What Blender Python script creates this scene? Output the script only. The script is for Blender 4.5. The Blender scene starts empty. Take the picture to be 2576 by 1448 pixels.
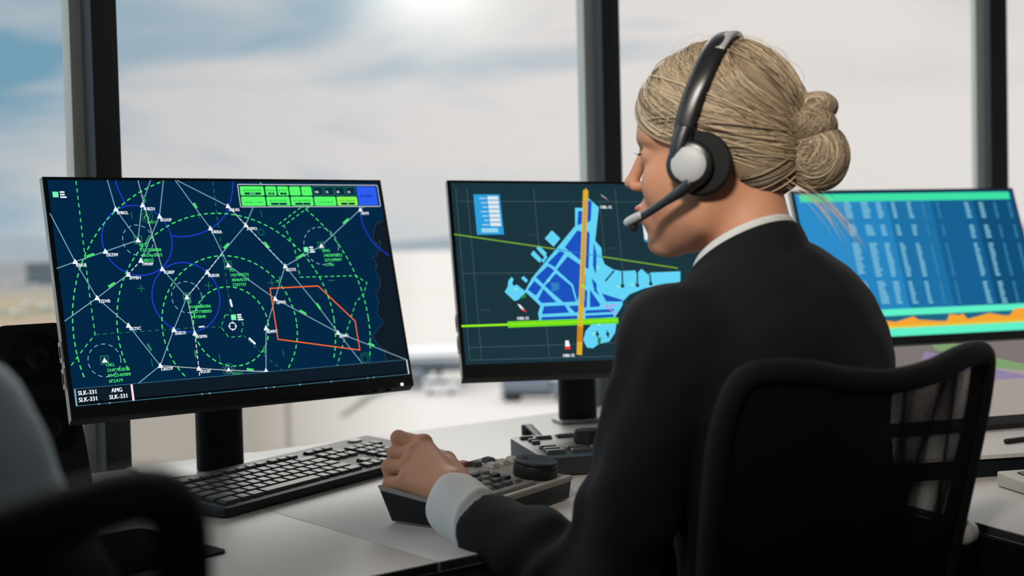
import bpy, bmesh, math, random
import numpy as np
from mathutils import Matrix, Vector
random.seed(7); rng = np.random.default_rng(7)
PI = math.pi
SC = bpy.context.scene
COL = SC.collection

# ------------------------------------------------------------------ camera survey
CAMZ = 1.09
F_PX = 3330.0                                   # focal length for the 2576 px wide frame
PITCH, ROLL, YAW = math.radians(2.12), math.radians(-1.36), math.radians(38.6)
def _cam_axes():
    fw = np.array([0, math.cos(PITCH), -math.sin(PITCH)]); r = np.array([1., 0, 0]); u = np.cross(r, fw)
    c, s = math.cos(ROLL), math.sin(ROLL)
    R = np.array([c*r+s*u, -s*r+c*u, fw])
    T = np.array([[math.cos(YAW), math.sin(YAW), 0], [-math.sin(YAW), math.cos(YAW), 0], [0, 0, 1]])
    return (T @ R.T).T                          # rows: right, up, forward in the world
CR, CU, CF = _cam_axes()
CAM = np.array([0, 0, CAMZ])
def ray(x, y): return CF + CR*(x-1288)/F_PX - CU*(y-724)/F_PX
def at_depth(x, y, d): return CAM + ray(x, y)*d
def at_z(x, y, z): r = ray(x, y); return CAM + r*(z-CAMZ)/r[2]
def at_y(x, y, Y): r = ray(x, y); return CAM + r*Y/r[1]
def on_plane(x, y, p, n): r = ray(x, y); return CAM + r*(np.dot(np.array(p)-CAM, n)/np.dot(r, n))

# ------------------------------------------------------------------ materials
def lin(c):
    return tuple(((v/255)/12.92 if v/255 <= .04045 else ((v/255+.055)/1.055)**2.4) for v in c)
MATS = {}
def mat(name, col, rough=.5, metal=0., spec=.5, emit=None, estr=1., bump=0., bscale=200., coat=0., sheen=0., var=0., vscale=20.):
    m = bpy.data.materials.new(name); m.use_nodes = True
    nt = m.node_tree; b = nt.nodes['Principled BSDF']
    b.inputs['Base Color'].default_value = (*col, 1); b.inputs['Roughness'].default_value = rough
    b.inputs['Metallic'].default_value = metal; b.inputs['Specular IOR Level'].default_value = spec
    if coat: b.inputs['Coat Weight'].default_value = coat
    if sheen: b.inputs['Sheen Weight'].default_value = sheen; b.inputs['Sheen Roughness'].default_value = .4
    if emit is not None:
        b.inputs['Emission Color'].default_value = (*emit, 1); b.inputs['Emission Strength'].default_value = estr
    tc = None
    if bump or var:
        tc = nt.nodes.new('ShaderNodeTexCoord')
    if bump:
        n = nt.nodes.new('ShaderNodeTexNoise'); n.inputs['Scale'].default_value = bscale; n.inputs['Detail'].default_value = 4
        bp = nt.nodes.new('ShaderNodeBump'); bp.inputs['Strength'].default_value = bump; bp.inputs['Distance'].default_value = .002
        nt.links.new(tc.outputs['Object'], n.inputs['Vector']); nt.links.new(n.outputs['Fac'], bp.inputs['Height'])
        nt.links.new(bp.outputs['Normal'], b.inputs['Normal'])
    if var:
        n = nt.nodes.new('ShaderNodeTexNoise'); n.inputs['Scale'].default_value = vscale; n.inputs['Detail'].default_value = 5
        mx = nt.nodes.new('ShaderNodeMix'); mx.data_type = 'RGBA'
        mx.inputs[6].default_value = (*[c*(1-var) for c in col], 1); mx.inputs[7].default_value = (*[min(1, c*(1+var)) for c in col], 1)
        nt.links.new(tc.outputs['Object'], n.inputs['Vector']); nt.links.new(n.outputs['Fac'], mx.inputs[0])
        nt.links.new(mx.outputs[2], b.inputs['Base Color'])
    MATS[name] = m
    return m
def glow(name, rgb, k=1.0):
    """a lit screen pixel colour: black glossy panel that emits"""
    c = lin(rgb)
    if name in MATS: return MATS[name]
    return mat(name, (.003, .003, .004), .45, spec=.10, emit=c, estr=k)

M_black = mat('black_plastic', (.014, .014, .015), .45, spec=.22, var=.15)
M_dark = mat('dark_grey_plastic', (.022, .024, .025), .4, var=.1)
M_bezel = mat('monitor_bezel', (.020, .021, .022), .5, spec=.3)
M_silver = mat('silver_edge', (.66, .63, .57), .42, metal=.0)
M_rubber = mat('matt_rubber', (.009, .009, .010), .7, spec=.15, bump=.2, bscale=900)
M_desk = mat('desk_laminate', (.60, .565, .53), .42, spec=.45, bump=.04, bscale=60, var=.05, vscale=3)
M_deskedge = mat('desk_edge', (.05, .055, .065), .5, spec=.2)
M_deskbody = mat('desk_body', (.006, .008, .012), .7, spec=.15, var=.1)
M_frame = mat('window_metal', (.065, .073, .075), .5, spec=.35, var=.12, vscale=6)
M_frame_out = mat('outer_frame_metal', (.60, .61, .56), .6)
M_floor = mat('floor_carpet', (.06, .062, .065), .95, bump=.5, bscale=400)
M_ceil = mat('ceiling_panel', (.42, .42, .41), .9)
M_wall = mat('wall_paint', (.34, .34, .34), .9)
M_key = mat('keycap', (.022, .022, .024), .45, spec=.45, bump=.05, bscale=2500)
M_kbody = mat('keyboard_body', (.02, .021, .022), .5, spec=.3)
M_jbody = mat('console_grey', (.32, .295, .26), .55, spec=.3, var=.06)
M_jside = mat('console_side', (.010, .011, .014), .5, spec=.2)
M_jstrip = mat('console_strip', (.50, .48, .43), .45)
M_jkey = mat('console_key_grey', (.15, .145, .135), .45)
M_jkeyl = mat('console_key_light', (.50, .49, .42), .45)
M_jkeyd = mat('console_key_dark', (.03, .03, .034), .45)
M_jred = mat('console_key_red', (.45, .07, .09), .45)
M_steel = mat('steel', (.6, .6, .6), .25, metal=1.)
M_chair = mat('chair_fabric', (.0075, .0075, .008), .75, spec=.2, bump=.5, bscale=1500)
M_chairp = mat('chair_plastic', (.005, .005, .006), .5, spec=.2)

# ------------------------------------------------------------------ object helpers
def link(o, parent=None):
    COL.objects.link(o)
    if parent is not None: o.parent = parent
    return o
def tag(o, label=None, cat=None, group=None, kind=None):
    if label: o['label'] = label
    if cat: o['category'] = cat
    if group: o['group'] = group
    if kind: o['kind'] = kind
    return o
def empty(name, loc=(0, 0, 0), rz=0., label=None, cat=None, group=None):
    o = bpy.data.objects.new(name, None); o.empty_display_size = .05
    o.location = loc; o.rotation_euler = (0, 0, rz); link(o); return tag(o, label, cat, group)
def mesh_obj(name, verts, faces, mats, parent=None, smooth=False, midx=None):
    me = bpy.data.meshes.new(name); me.from_pydata([tuple(map(float, v)) for v in verts], [], [tuple(map(int, f)) for f in faces])
    for m in (mats if isinstance(mats, (list, tuple)) else [mats]): me.materials.append(m)
    if midx is not None: me.polygons.foreach_set('material_index', np.array(midx, dtype=np.int32))
    if smooth: me.polygons.foreach_set('use_smooth', np.ones(len(me.polygons), dtype=bool))
    me.update()
    return link(bpy.data.objects.new(name, me), parent)
def bm_obj(name, bm, mats, parent=None, smooth=False, bevel=0., seg=2):
    if bevel:
        bmesh.ops.remove_doubles(bm, verts=bm.verts, dist=1e-6)
        es = [e for e in bm.edges if len(e.link_faces) == 2 and e.calc_face_angle(0) > .5]
        bmesh.ops.bevel(bm, geom=es, offset=bevel, segments=seg, affect='EDGES', profile=.6)
    me = bpy.data.meshes.new(name); bm.normal_update(); bm.to_mesh(me); bm.free()
    for m in (mats if isinstance(mats, (list, tuple)) else [mats]): me.materials.append(m)
    if smooth or bevel:
        me.polygons.foreach_set('use_smooth', np.ones(len(me.polygons), dtype=bool))
        if not smooth or smooth == 'auto': me.set_sharp_from_angle(angle=.6)
    return link(bpy.data.objects.new(name, me), parent)
def bbox(bm, lo, hi, M=None, mi=0):
    x0, y0, z0 = lo; x1, y1, z1 = hi
    vs = [bm.verts.new((M @ Vector(p)) if M else p) for p in ((x0,y0,z0),(x1,y0,z0),(x1,y1,z0),(x0,y1,z0),(x0,y0,z1),(x1,y0,z1),(x1,y1,z1),(x0,y1,z1))]
    for f in ((3,2,1,0),(4,5,6,7),(0,1,5,4),(1,2,6,5),(2,3,7,6),(3,0,4,7)):
        fc = bm.faces.new([vs[i] for i in f]); fc.material_index = mi
    return vs
def prism(bm, pts, z0, z1, mi=0, side=None):
    """vertical prism from a CCW outline of (x,y); z0/z1 numbers or per-point lists"""
    n = len(pts); a = [z0]*n if not hasattr(z0, '__len__') else z0; b = [z1]*n if not hasattr(z1, '__len__') else z1
    lo = [bm.verts.new((p[0], p[1], a[i])) for i, p in enumerate(pts)]; hi = [bm.verts.new((p[0], p[1], b[i])) for i, p in enumerate(pts)]
    bm.faces.new(lo[::-1]).material_index = mi; bm.faces.new(hi).material_index = mi
    for i in range(n):
        j = (i+1) % n; bm.faces.new((lo[i], lo[j], hi[j], hi[i])).material_index = mi if side is None else side
def box_obj(name, lo, hi, m, parent=None, bevel=0., rot=None):
    bm = bmesh.new(); bbox(bm, lo, hi, rot); return bm_obj(name, bm, m, parent, bevel=bevel)
def lathe(bm, prof, n=48, M=None, mi=0, cap=True):
    rings = []
    for r, z in prof:
        ring = []
        for i in range(n):
            a = 2*PI*i/n; p = Vector((r*math.cos(a), r*math.sin(a), z)); ring.append(bm.verts.new(M @ p if M else p))
        rings.append(ring)
    for a, b in zip(rings, rings[1:]):
        for i in range(n):
            j = (i+1) % n; bm.faces.new((a[i], a[j], b[j], b[i])).material_index = mi
    if cap:
        bm.faces.new(rings[0][::-1]).material_index = mi; bm.faces.new(rings[-1]).material_index = mi
def frames(P, closed=False):
    P = [Vector(p) for p in P]; n = len(P); T = []
    for i in range(n):
        a = P[(i-1) % n] if closed or i > 0 else P[i]; b = P[(i+1) % n] if closed or i < n-1 else P[i]
        T.append((b-a).normalized())
    up = Vector((0, 0, 1)) if abs(T[0].z) < .9 else Vector((1, 0, 0))
    N = [(up - T[0]*up.dot(T[0])).normalized()]
    for i in range(1, n):
        v = N[-1] - T[i]*N[-1].dot(T[i]); N.append(v.normalized())
    return P, T, N
def tube(bm, P, r, n=10, closed=False, sx=1., sy=1., mi=0, up=None):
    P, T, N = frames(P, closed); rings = []
    for i, (p, t, nn) in enumerate(zip(P, T, N)):
        if up is not None:
            u = Vector(up); nn = (u - t*u.dot(t)).normalized()
        b = t.cross(nn); rr = r[i] if hasattr(r, '__len__') else r
        rings.append([bm.verts.new(p + nn*(rr*sx*math.cos(2*PI*k/n)) + b*(rr*sy*math.sin(2*PI*k/n))) for k in range(n)])
    m = len(rings)
    for i in range(m if closed else m-1):
        a, b = rings[i], rings[(i+1) % m]
        for k in range(n):
            j = (k+1) % n; bm.faces.new((a[k], a[j], b[j], b[k])).material_index = mi
    if not closed:
        bm.faces.new(rings[0][::-1]).material_index = mi; bm.faces.new(rings[-1]).material_index = mi
def spline(pts, n=8, closed=False):
    """Catmull-Rom through the points"""
    P = [np.array(p, float) for p in pts]; out = []; m = len(P)
    for i in range(m if closed else m-1):
        p0 = P[(i-1) % m] if closed or i > 0 else P[0]; p1 = P[i]; p2 = P[(i+1) % m]; p3 = P[(i+2) % m] if closed or i+2 < m else P[-1]
        for k in range(n):
            t = k/n; out.append(.5*((2*p1)+(-p0+p2)*t+(2*p0-5*p1+4*p2-p3)*t*t+(-p0+3*p1-3*p2+p3)*t**3))
    if not closed: out.append(P[-1])
    return out

# ------------------------------------------------------------------ implicit modelling (signed distances, surface nets)
def rotm(f, l=None):
    f = np.array(f, float); f /= np.linalg.norm(f); return f
def ell(P, c, r, R=None):
    q = P - np.array(c, np.float32)
    if R is not None: q = q @ np.array(R, np.float32).T
    r = np.array(r, np.float32); k0 = np.linalg.norm(q/r, axis=1); k1 = np.linalg.norm(q/(r*r), axis=1)
    return k0*(k0-1)/np.maximum(k1, 1e-6)
def cone(P, a, b, ra, rb):
    a = np.array(a, np.float32); b = np.array(b, np.float32); ab = b-a; L = float(ab@ab)
    q = P-a; t = np.clip(q@ab/L, 0, 1)
    return np.linalg.norm(q - t[:, None]*ab, axis=1) - (ra + (rb-ra)*t)
def smin(a, b, k):
    h = np.clip(.5+.5*(b-a)/k, 0, 1); return b + (a-b)*h - k*h*(1-h)
def smax(a, b, k): return -smin(-a, -b, k)
def chain(P, pts, rad, k=.004):
    d = None
    for i in range(len(pts)-1):
        e = cone(P, pts[i], pts[i+1], rad[i], rad[i+1]); d = e if d is None else smin(d, e, k)
    return d
def nets(fn, lo, hi, h):
    lo = np.array(lo, float); hi = np.array(hi, float); n = np.ceil((hi-lo)/h).astype(int)+1
    ax = [(lo[i]+h*np.arange(n[i])).astype(np.float32) for i in range(3)]
    V = np.empty(n, np.float32)
    step = max(1, int(400000/(n[1]*n[2])))
    YY, ZZ = np.meshgrid(ax[1], ax[2], indexing='ij')
    for s in range(0, n[0], step):
        xs = ax[0][s:s+step]; m = len(xs)
        P = np.empty((m, n[1], n[2], 3), np.float32)
        P[..., 0] = xs[:, None, None]; P[..., 1] = YY; P[..., 2] = ZZ
        V[s:s+m] = fn(P.reshape(-1, 3)).reshape(m, n[1], n[2])
    S = V < 0
    cnt = np.zeros(n-1, np.int8)
    for dx in (0, 1):
        for dy in (0, 1):
            for dz in (0, 1): cnt += S[dx:n[0]-1+dx, dy:n[1]-1+dy, dz:n[2]-1+dz]
    act = (cnt > 0) & (cnt < 8); idx = np.argwhere(act)
    ident = -np.ones(n-1, np.int64); ident[act] = np.arange(len(idx))
    acc = np.zeros((len(idx), 3)); w = np.zeros(len(idx))
    cor = [(0,0,0),(1,0,0),(0,1,0),(1,1,0),(0,0,1),(1,0,1),(0,1,1),(1,1,1)]
    cv = [V[idx[:,0]+c[0], idx[:,1]+c[1], idx[:,2]+c[2]] for c in cor]
    for i in range(8):
        for j in range(i+1, 8):
            if sum(abs(cor[i][k]-cor[j][k]) for k in range(3)) != 1: continue
            a, b = cv[i], cv[j]; x = (a < 0) != (b < 0); t = np.where(x, a/np.where(x, a-b, 1), 0)
            p = np.array(cor[i])[None] + t[:, None]*(np.array(cor[j])-np.array(cor[i]))[None]
            acc += p*x[:, None]; w += x
    verts = lo + (idx + acc/w[:, None])*h
    F = []
    for a in range(3):
        b, c = (a+1) % 3, (a+2) % 3
        sl0 = [slice(None)]*3; sl1 = [slice(None)]*3; sl0[a] = slice(0, n[a]-1); sl1[a] = slice(1, n[a])
        s0 = S[tuple(sl0)]; s1 = S[tuple(sl1)]
        e = np.argwhere(s0 != s1); e = e[(e[:, b] > 0) & (e[:, c] > 0) & (e[:, b] < n[b]-1) & (e[:, c] < n[c]-1)]
        def cell(ob, oc):
            q = e.copy(); q[:, b] -= ob; q[:, c] -= oc; return ident[q[:,0], q[:,1], q[:,2]]
        q = np.stack([cell(1,1), cell(0,1), cell(0,0), cell(1,0)], 1)
        flip = ~s0[e[:,0], e[:,1], e[:,2]]; q[flip] = q[flip][:, ::-1]; F.append(q)
    return verts, np.concatenate(F)
def relax(v, f, it=1, k=.5):
    for _ in range(it):
        acc = np.zeros_like(v); w = np.zeros(len(v))
        for i in range(4):
            j = (i+1) % 4
            np.add.at(acc, f[:, i], v[f[:, j]]); np.add.at(acc, f[:, j], v[f[:, i]]); np.add.at(w, f[:, i], 1); np.add.at(w, f[:, j], 1)
        v = v*(1-k) + k*acc/np.maximum(w, 1)[:, None]
    return v
def np_mesh(name, v, f, mats, parent=None, attr=None, smooth=True):
    v = np.asarray(v, np.float32); f = np.asarray(f, np.int32); m = f.shape[1]
    me = bpy.data.meshes.new(name); me.vertices.add(len(v)); me.vertices.foreach_set('co', v.ravel())
    me.loops.add(f.size); me.loops.foreach_set('vertex_index', f.ravel())
    me.polygons.add(len(f)); me.polygons.foreach_set('loop_start', np.arange(0, f.size, m, dtype=np.int32))
    if smooth: me.polygons.foreach_set('use_smooth', np.ones(len(f), dtype=bool))
    for mm in (mats if isinstance(mats, (list, tuple)) else [mats]): me.materials.append(mm)
    me.update(calc_edges=True); me.validate()
    if attr:
        for k, a in attr.items():
            at = me.attributes.new(k, 'FLOAT', 'POINT'); at.data.foreach_set('value', np.asarray(a, np.float32))
    return link(bpy.data.objects.new(name, me), parent)
def wob(P, s, seed=0.):
    """cheap smooth noise in -1..1"""
    x, y, z = P[:, 0]*s, P[:, 1]*s, P[:, 2]*s
    return (np.sin(x*1.0+1.7*y+.6*z+seed)+np.sin(-.8*x+.9*y+1.9*z+seed*1.7+1)+np.sin(1.6*x-.7*y+1.3*z+seed*2.3+2))/3
# ------------------------------------------------------------------ sky and sun
w = bpy.data.worlds.new('daylight'); SC.world = w; w.use_nodes = True
nt = w.node_tree; nt.nodes.clear(); N = nt.nodes.new; L = nt.links.new
def math_n(op, a, b=None, clamp=False):
    n = N('ShaderNodeMath'); n.operation = op; n.use_clamp = clamp
    for i, v in enumerate((a, b)):
        if v is None: continue
        if isinstance(v, (int, float)): n.inputs[i].default_value = v
        else: L(v, n.inputs[i])
    return n.outputs[0]
def mix_n(f, a, b):
    n = N('ShaderNodeMix'); n.data_type = 'RGBA'
    for i, v in ((0, f), (6, a), (7, b)):
        if isinstance(v, tuple): n.inputs[i].default_value = (*v, 1)
        elif isinstance(v, (int, float)): n.inputs[i].default_value = v
        else: L(v, n.inputs[i])
    return n.outputs[2]
tc = N('ShaderNodeTexCoord'); mp = N('ShaderNodeMapping'); mp.inputs['Rotation'].default_value = (0, 0, YAW)
L(tc.outputs['Generated'], mp.inputs['Vector']); sp = N('ShaderNodeSeparateXYZ'); L(mp.outputs[0], sp.inputs[0])
X, Y, Z = sp.outputs
mp2 = N('ShaderNodeMapping'); mp2.inputs['Scale'].default_value = (4.2, 4.2, 15.); mp2.inputs['Rotation'].default_value = (0.05, .12, 0); L(mp.outputs[0], mp2.inputs['Vector'])
nz = N('ShaderNodeTexNoise'); nz.inputs['Scale'].default_value = 1.; nz.inputs['Detail'].default_value = 5; nz.inputs['Roughness'].default_value = .48; nz.inputs['Distortion'].default_value = .5; L(mp2.outputs[0], nz.inputs['Vector'])
n0 = math_n('SUBTRACT', nz.outputs['Fac'], .5)
bl = math_n('ADD', math_n('MULTIPLY', n0, 3.8), math_n('MULTIPLY', math_n('SUBTRACT', math_n('MULTIPLY', X, -1.), .14), 3.1))
bl = math_n('ADD', bl, math_n('MULTIPLY', math_n('SUBTRACT', Z, .07), 3.2))
bl = math_n('MULTIPLY', math_n('MAXIMUM', math_n('MINIMUM', bl, .95), 0.), math_n('SUBTRACT', 1., math_n('MULTIPLY', math_n('MULTIPLY', math_n('SUBTRACT', Z, .22), 4., True), .85)))
cl = mix_n(math_n('MULTIPLY', math_n('ADD', X, .25), 2., True), (.66, .635, .64), (.77, .735, .71))
cl = mix_n(math_n('MULTIPLY', math_n('MAXIMUM', n0, 0.), 2.5), cl, (.84, .76, .74))
cl = mix_n(math_n('MULTIPLY', math_n('MAXIMUM', math_n('MULTIPLY', n0, -1.), 0.), 1.6), cl, (.50, .51, .54))
sky = mix_n(bl, cl, (.15, .33, .46))
hz = math_n('SUBTRACT', 1., math_n('MULTIPLY', math_n('ABSOLUTE', Z), 16.), True)
sky = mix_n(math_n('MULTIPLY', hz, .8), sky, mix_n(math_n('MULTIPLY', math_n('ADD', X, .2), 3., True), (.50, .57, .62), (.78, .75, .74)))
SUND = ray(1085, -110); SUND = SUND/np.linalg.norm(SUND)
dt = N('ShaderNodeVectorMath'); dt.operation = 'DOT_PRODUCT'; dt.inputs[1].default_value = tuple(SUND); L(tc.outputs['Generated'], dt.inputs[0])
gl = math_n('POWER', math_n('MAXIMUM', dt.outputs['Value'], 0.), 900.)
gl2 = math_n('POWER', math_n('MAXIMUM', dt.outputs['Value'], 0.), 90.)
sky = mix_n(math_n('MULTIPLY', gl2, .25), sky, (.86, .86, .87)); sky = mix_n(math_n('MULTIPLY', gl, .9), sky, (1.4, 1.4, 1.35))
bg = N('ShaderNodeBackground'); L(sky, bg.inputs['Color'])
# unseen sky overhead, behind and at left is boosted to brighten the room
hi = math_n('MULTIPLY', math_n('SUBTRACT', Z, .22), 2.6, True); bk = math_n('MULTIPLY', math_n('SUBTRACT', .55, Y), 1.1, True)
lf = math_n('MULTIPLY', math_n('SUBTRACT', math_n('MULTIPLY', X, -1.), .42), 2.6, True)
L(math_n('ADD', 1., math_n('ADD', math_n('MULTIPLY', lf, 1.3), math_n('ADD', math_n('MULTIPLY', hi, .8), math_n('MULTIPLY', bk, .35)))), bg.inputs['Strength'])
out = N('ShaderNodeOutputWorld'); L(bg.outputs[0], out.inputs['Surface'])
sl = bpy.data.lights.new('veiled_sun', 'SUN'); sl.energy = .55; sl.angle = math.radians(24); sl.color = (1., .95, .88)
so = bpy.data.objects.new('veiled_sun', sl); COL.objects.link(so)
sd = np.array([SUND[0]-.12, SUND[1], .36])
so.rotation_euler = Vector(sd).to_track_quat('Z', 'Y').to_euler(); so.location = (3, 6, 5)

# ------------------------------------------------------------------ camera
cd = bpy.data.cameras.new('camera'); co = bpy.data.objects.new('camera', cd); COL.objects.link(co)
M = Matrix([[CR[i], CU[i], -CF[i], CAM[i]] for i in range(3)] + [[0, 0, 0, 1]]); co.matrix_world = M
cd.sensor_width = 36.; cd.lens = F_PX/2576*36; cd.clip_start = .02; cd.clip_end = 9000
cd.dof.use_dof = True; cd.dof.focus_distance = 1.76; cd.dof.aperture_fstop = 3.6
SC.camera = co
SC.view_settings.view_transform = 'Standard'; SC.view_settings.look = 'None'; SC.view_settings.exposure = 0.; SC.view_settings.gamma = 1.
SC.view_settings.use_curve_mapping = False

# ------------------------------------------------------------------ room: floor, ceiling, glazed tower wall
RING = [(-2.6, .9), (-1.45, 1.75), (-.35, 2.05), (.808, 2.045), (1.90, 2.05), (2.93, 1.78), (3.75, 1.15), (4.15, .15)]
BACK = [(3.9, -1.4), (2.6, -2.6), (.6, -3.1), (-1.4, -2.7), (-2.7, -1.2)]
ZT, ZB = 2.75, .60
def struct(o): o['kind'] = 'structure'; return o
bm = bmesh.new(); allp = (RING+BACK)[::-1]
prism(bm, [(p[0]*1.03, p[1]*1.04) for p in allp], -.12, 0.); struct(bm_obj('floor', bm, M_floor))
bm = bmesh.new(); prism(bm, [(p[0]*1.03, p[1]*1.04) for p in allp], ZT, ZT+.12); struct(bm_obj('ceiling', bm, M_ceil))
# thin clear pane: reflects by Fresnel, lets the rest straight through
mg = bpy.data.materials.new('window_glass'); mg.use_nodes = True; t = mg.node_tree; t.nodes.clear()
o_ = t.nodes.new('ShaderNodeOutputMaterial'); tr = t.nodes.new('ShaderNodeBsdfTransparent'); gs = t.nodes.new('ShaderNodeBsdfGlossy'); fr = t.nodes.new('ShaderNodeFresnel'); mx = t.nodes.new('ShaderNodeMixShader')
fr.inputs['IOR'].default_value = 1.1; gs.inputs['Roughness'].default_value = .02; tr.inputs['Color'].default_value = (.985, .99, .985, 1)
t.links.new(fr.outputs[0], mx.inputs[0]); t.links.new(tr.outputs[0], mx.inputs[1]); t.links.new(gs.outputs[0], mx.inputs[2]); t.links.new(mx.outputs[0], o_.inputs[0])
def seg_frame(a, b):
    a, b = Vector((*a, 0)), Vector((*b, 0)); d = (b-a); Ls = d.length; d.normalize(); n = Vector((-d.y, d.x, 0))   # outward
    return Matrix(((d.x, n.x, 0, a.x), (d.y, n.y, 0, a.y), (0, 0, 1, 0), (0, 0, 0, 1))), Ls
PW = .042
for i in range(len(RING)-1):
    Mx, Ls = seg_frame(RING[i], RING[i+1])
    bm = bmesh.new(); bbox(bm, (-.03, -.02, 0), (Ls+.03, .10, ZB-.002), Mx)
    struct(bm_obj('wall_front' if i == 3 else 'wall_%s' % ('left', 'left_corner', 'front_left', '', 'front_right', 'right_corner', 'right')[i], bm, M_wall))
    bm = bmesh.new(); bbox(bm, (0, -.02, ZB), (Ls, .03, ZB+.05), Mx); bbox(bm, (0, -.02, ZT-.08), (Ls, .03, ZT-.002), Mx)
    bbox(bm, (-PW/2, -.028, ZB), (PW/2, .014, ZT-.002), Mx)
    wd = struct(bm_obj('window_%d' % (i+1), bm, M_frame, bevel=.0015))
    bm = bmesh.new(); bbox(bm, (-.036, .024, ZB+.05), (.012, .058, ZT-.08), Mx); bm_obj('outer_mullion_cap', bm, M_frame_out, wd, bevel=.002)
    bm = bmesh.new(); bbox(bm, (PW/2, .006, ZB+.05), (Ls-PW/2, .012, ZT-.08), Mx); bm_obj('glass_pane', bm, mg, wd)
pts = [RING[-1]]+BACK+[RING[0]]
for i in range(len(pts)-1):
    Mx, Ls = seg_frame(pts[i], pts[i+1])
    bm = bmesh.new(); bbox(bm, (0, 0, 0), (Ls, .1, ZT-.002), Mx); struct(bm_obj('wall_back' + ('', '_right', '_middle', '_left', '_side', '_end')[i], bm, M_wall))

spt = empty('added_fill_spot', (-1.05, -.35, ZT-.001), 0, 'small added ceiling spotlight out of view, brightening the seated woman', 'spotlight')  # added out-of-view lamp to lift the light on her face and hair
sdir = (Vector((1.08, .98, 1.16))-Vector((-1.05, -.35, ZT-.13))).normalized(); SQ = sdir.to_track_quat('-Z', 'Y').to_matrix().to_4x4()
bm = bmesh.new(); lathe(bm, [(.05, -.015), (.05, -.001)], 24); tube(bm, [(0, 0, -.01), (0, 0, -.10)], .008, 8); bm_obj('mount', bm, M_frame, spt)
bm = bmesh.new(); lathe(bm, [(.02, .06), (.05, .05), (.055, -.06), (.05, -.06), (.045, .03), (.02, .04)], 28, Matrix.Translation((0, 0, -.13)) @ SQ, cap=False); bm_obj('fill_lamp_housing', bm, M_frame, spt, smooth='auto')
spl = bpy.data.lights.new('fill_spot_lamp', 'SPOT'); spl.energy = 330; spl.color = (1., .93, .84); spl.spot_size = math.radians(15.5); spl.spot_blend = .8; spl.shadow_soft_size = .22
spo = bpy.data.objects.new('fill_spot_lamp', spl); COL.objects.link(spo); spo.parent = spt; spo.matrix_local = Matrix.Translation(Vector((0, 0, -.13))+sdir*.06) @ SQ

# ------------------------------------------------------------------ desk
DZ = .745
dk = empty('console_desk', (.8, 1.57, 0), 0, 'long pale grey laminate control desk running along the windows', 'desk')
def to_l(pts, o): return [(p[0]-o.location.x, p[1]-o.location.y) for p in pts]
bm = bmesh.new(); prism(bm, to_l([(-1.15, 1.158), (.8142, 1.158), (.8142, 1.99), (-.30, 1.99), (-1.15, 1.75)], dk), DZ-.012, DZ, side=1)
bm_obj('worktop_panel', bm, [M_desk, M_deskedge], dk, bevel=.0012)
bm = bmesh.new(); prism(bm, to_l([(.8150, 1.158), (1.455, 1.158), (1.40, .926), (1.362, .796), (1.24, .40), (3.3, -.45), (3.75, .9), (2.86, 1.70), (1.88, 1.99), (.8150, 1.99)], dk), DZ-.012, DZ, side=1)
bm_obj('worktop_panel', bm, [M_desk, M_deskedge], dk, bevel=.0012)
bm = bmesh.new(); prism(bm, to_l([(-1.1, 1.162), (1.44, 1.166), (1.45, 1.18), (-1.1, 1.18)], dk), DZ-.045, DZ-.0125); bm_obj('front_rail', bm, M_deskedge, dk)
bm = bmesh.new(); prism(bm, to_l([(1.452, 1.14), (1.385, .90), (1.352, .78), (1.25, .43), (1.5, .33), (1.7, 1.10)], dk), .02, DZ-.0125); bm_obj('side_panel', bm, M_deskbody, dk)
bm = bmesh.new(); prism(bm, to_l([(-1.0, 1.55), (1.6, 1.55), (1.6, 1.62), (-1.0, 1.62)], dk), .02, DZ-.0125); bm_obj('back_panel', bm, M_deskbody, dk)
for x in (-.95, .35):
    bm = bmesh.new(); prism(bm, to_l([(x, 1.25), (x+.04, 1.25), (x+.04, 1.9), (x, 1.9)], dk), 0, DZ-.0125); bm_obj('leg_panel', bm, M_deskbody, dk)
sh = empty('monitor_platform', (1.9, 1.2, DZ), 0, 'low raised shelf with dark front on the right part of the desk', 'shelf')
pl = [(1.50, 1.085), (2.28, .69), (2.68, 1.44), (2.0, 1.74)]
bm = bmesh.new(); prism(bm, to_l(pl, sh), .026, .032); bm_obj('shelf_top', bm, M_desk, sh, bevel=.001)
bm = bmesh.new(); prism(bm, to_l([(1.515, 1.085), (2.275, .70), (2.67, 1.435), (2.005, 1.73)], sh), .0, .0258); bm_obj('shelf_base', bm, M_deskbody, sh)
PZ = DZ+.032

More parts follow.
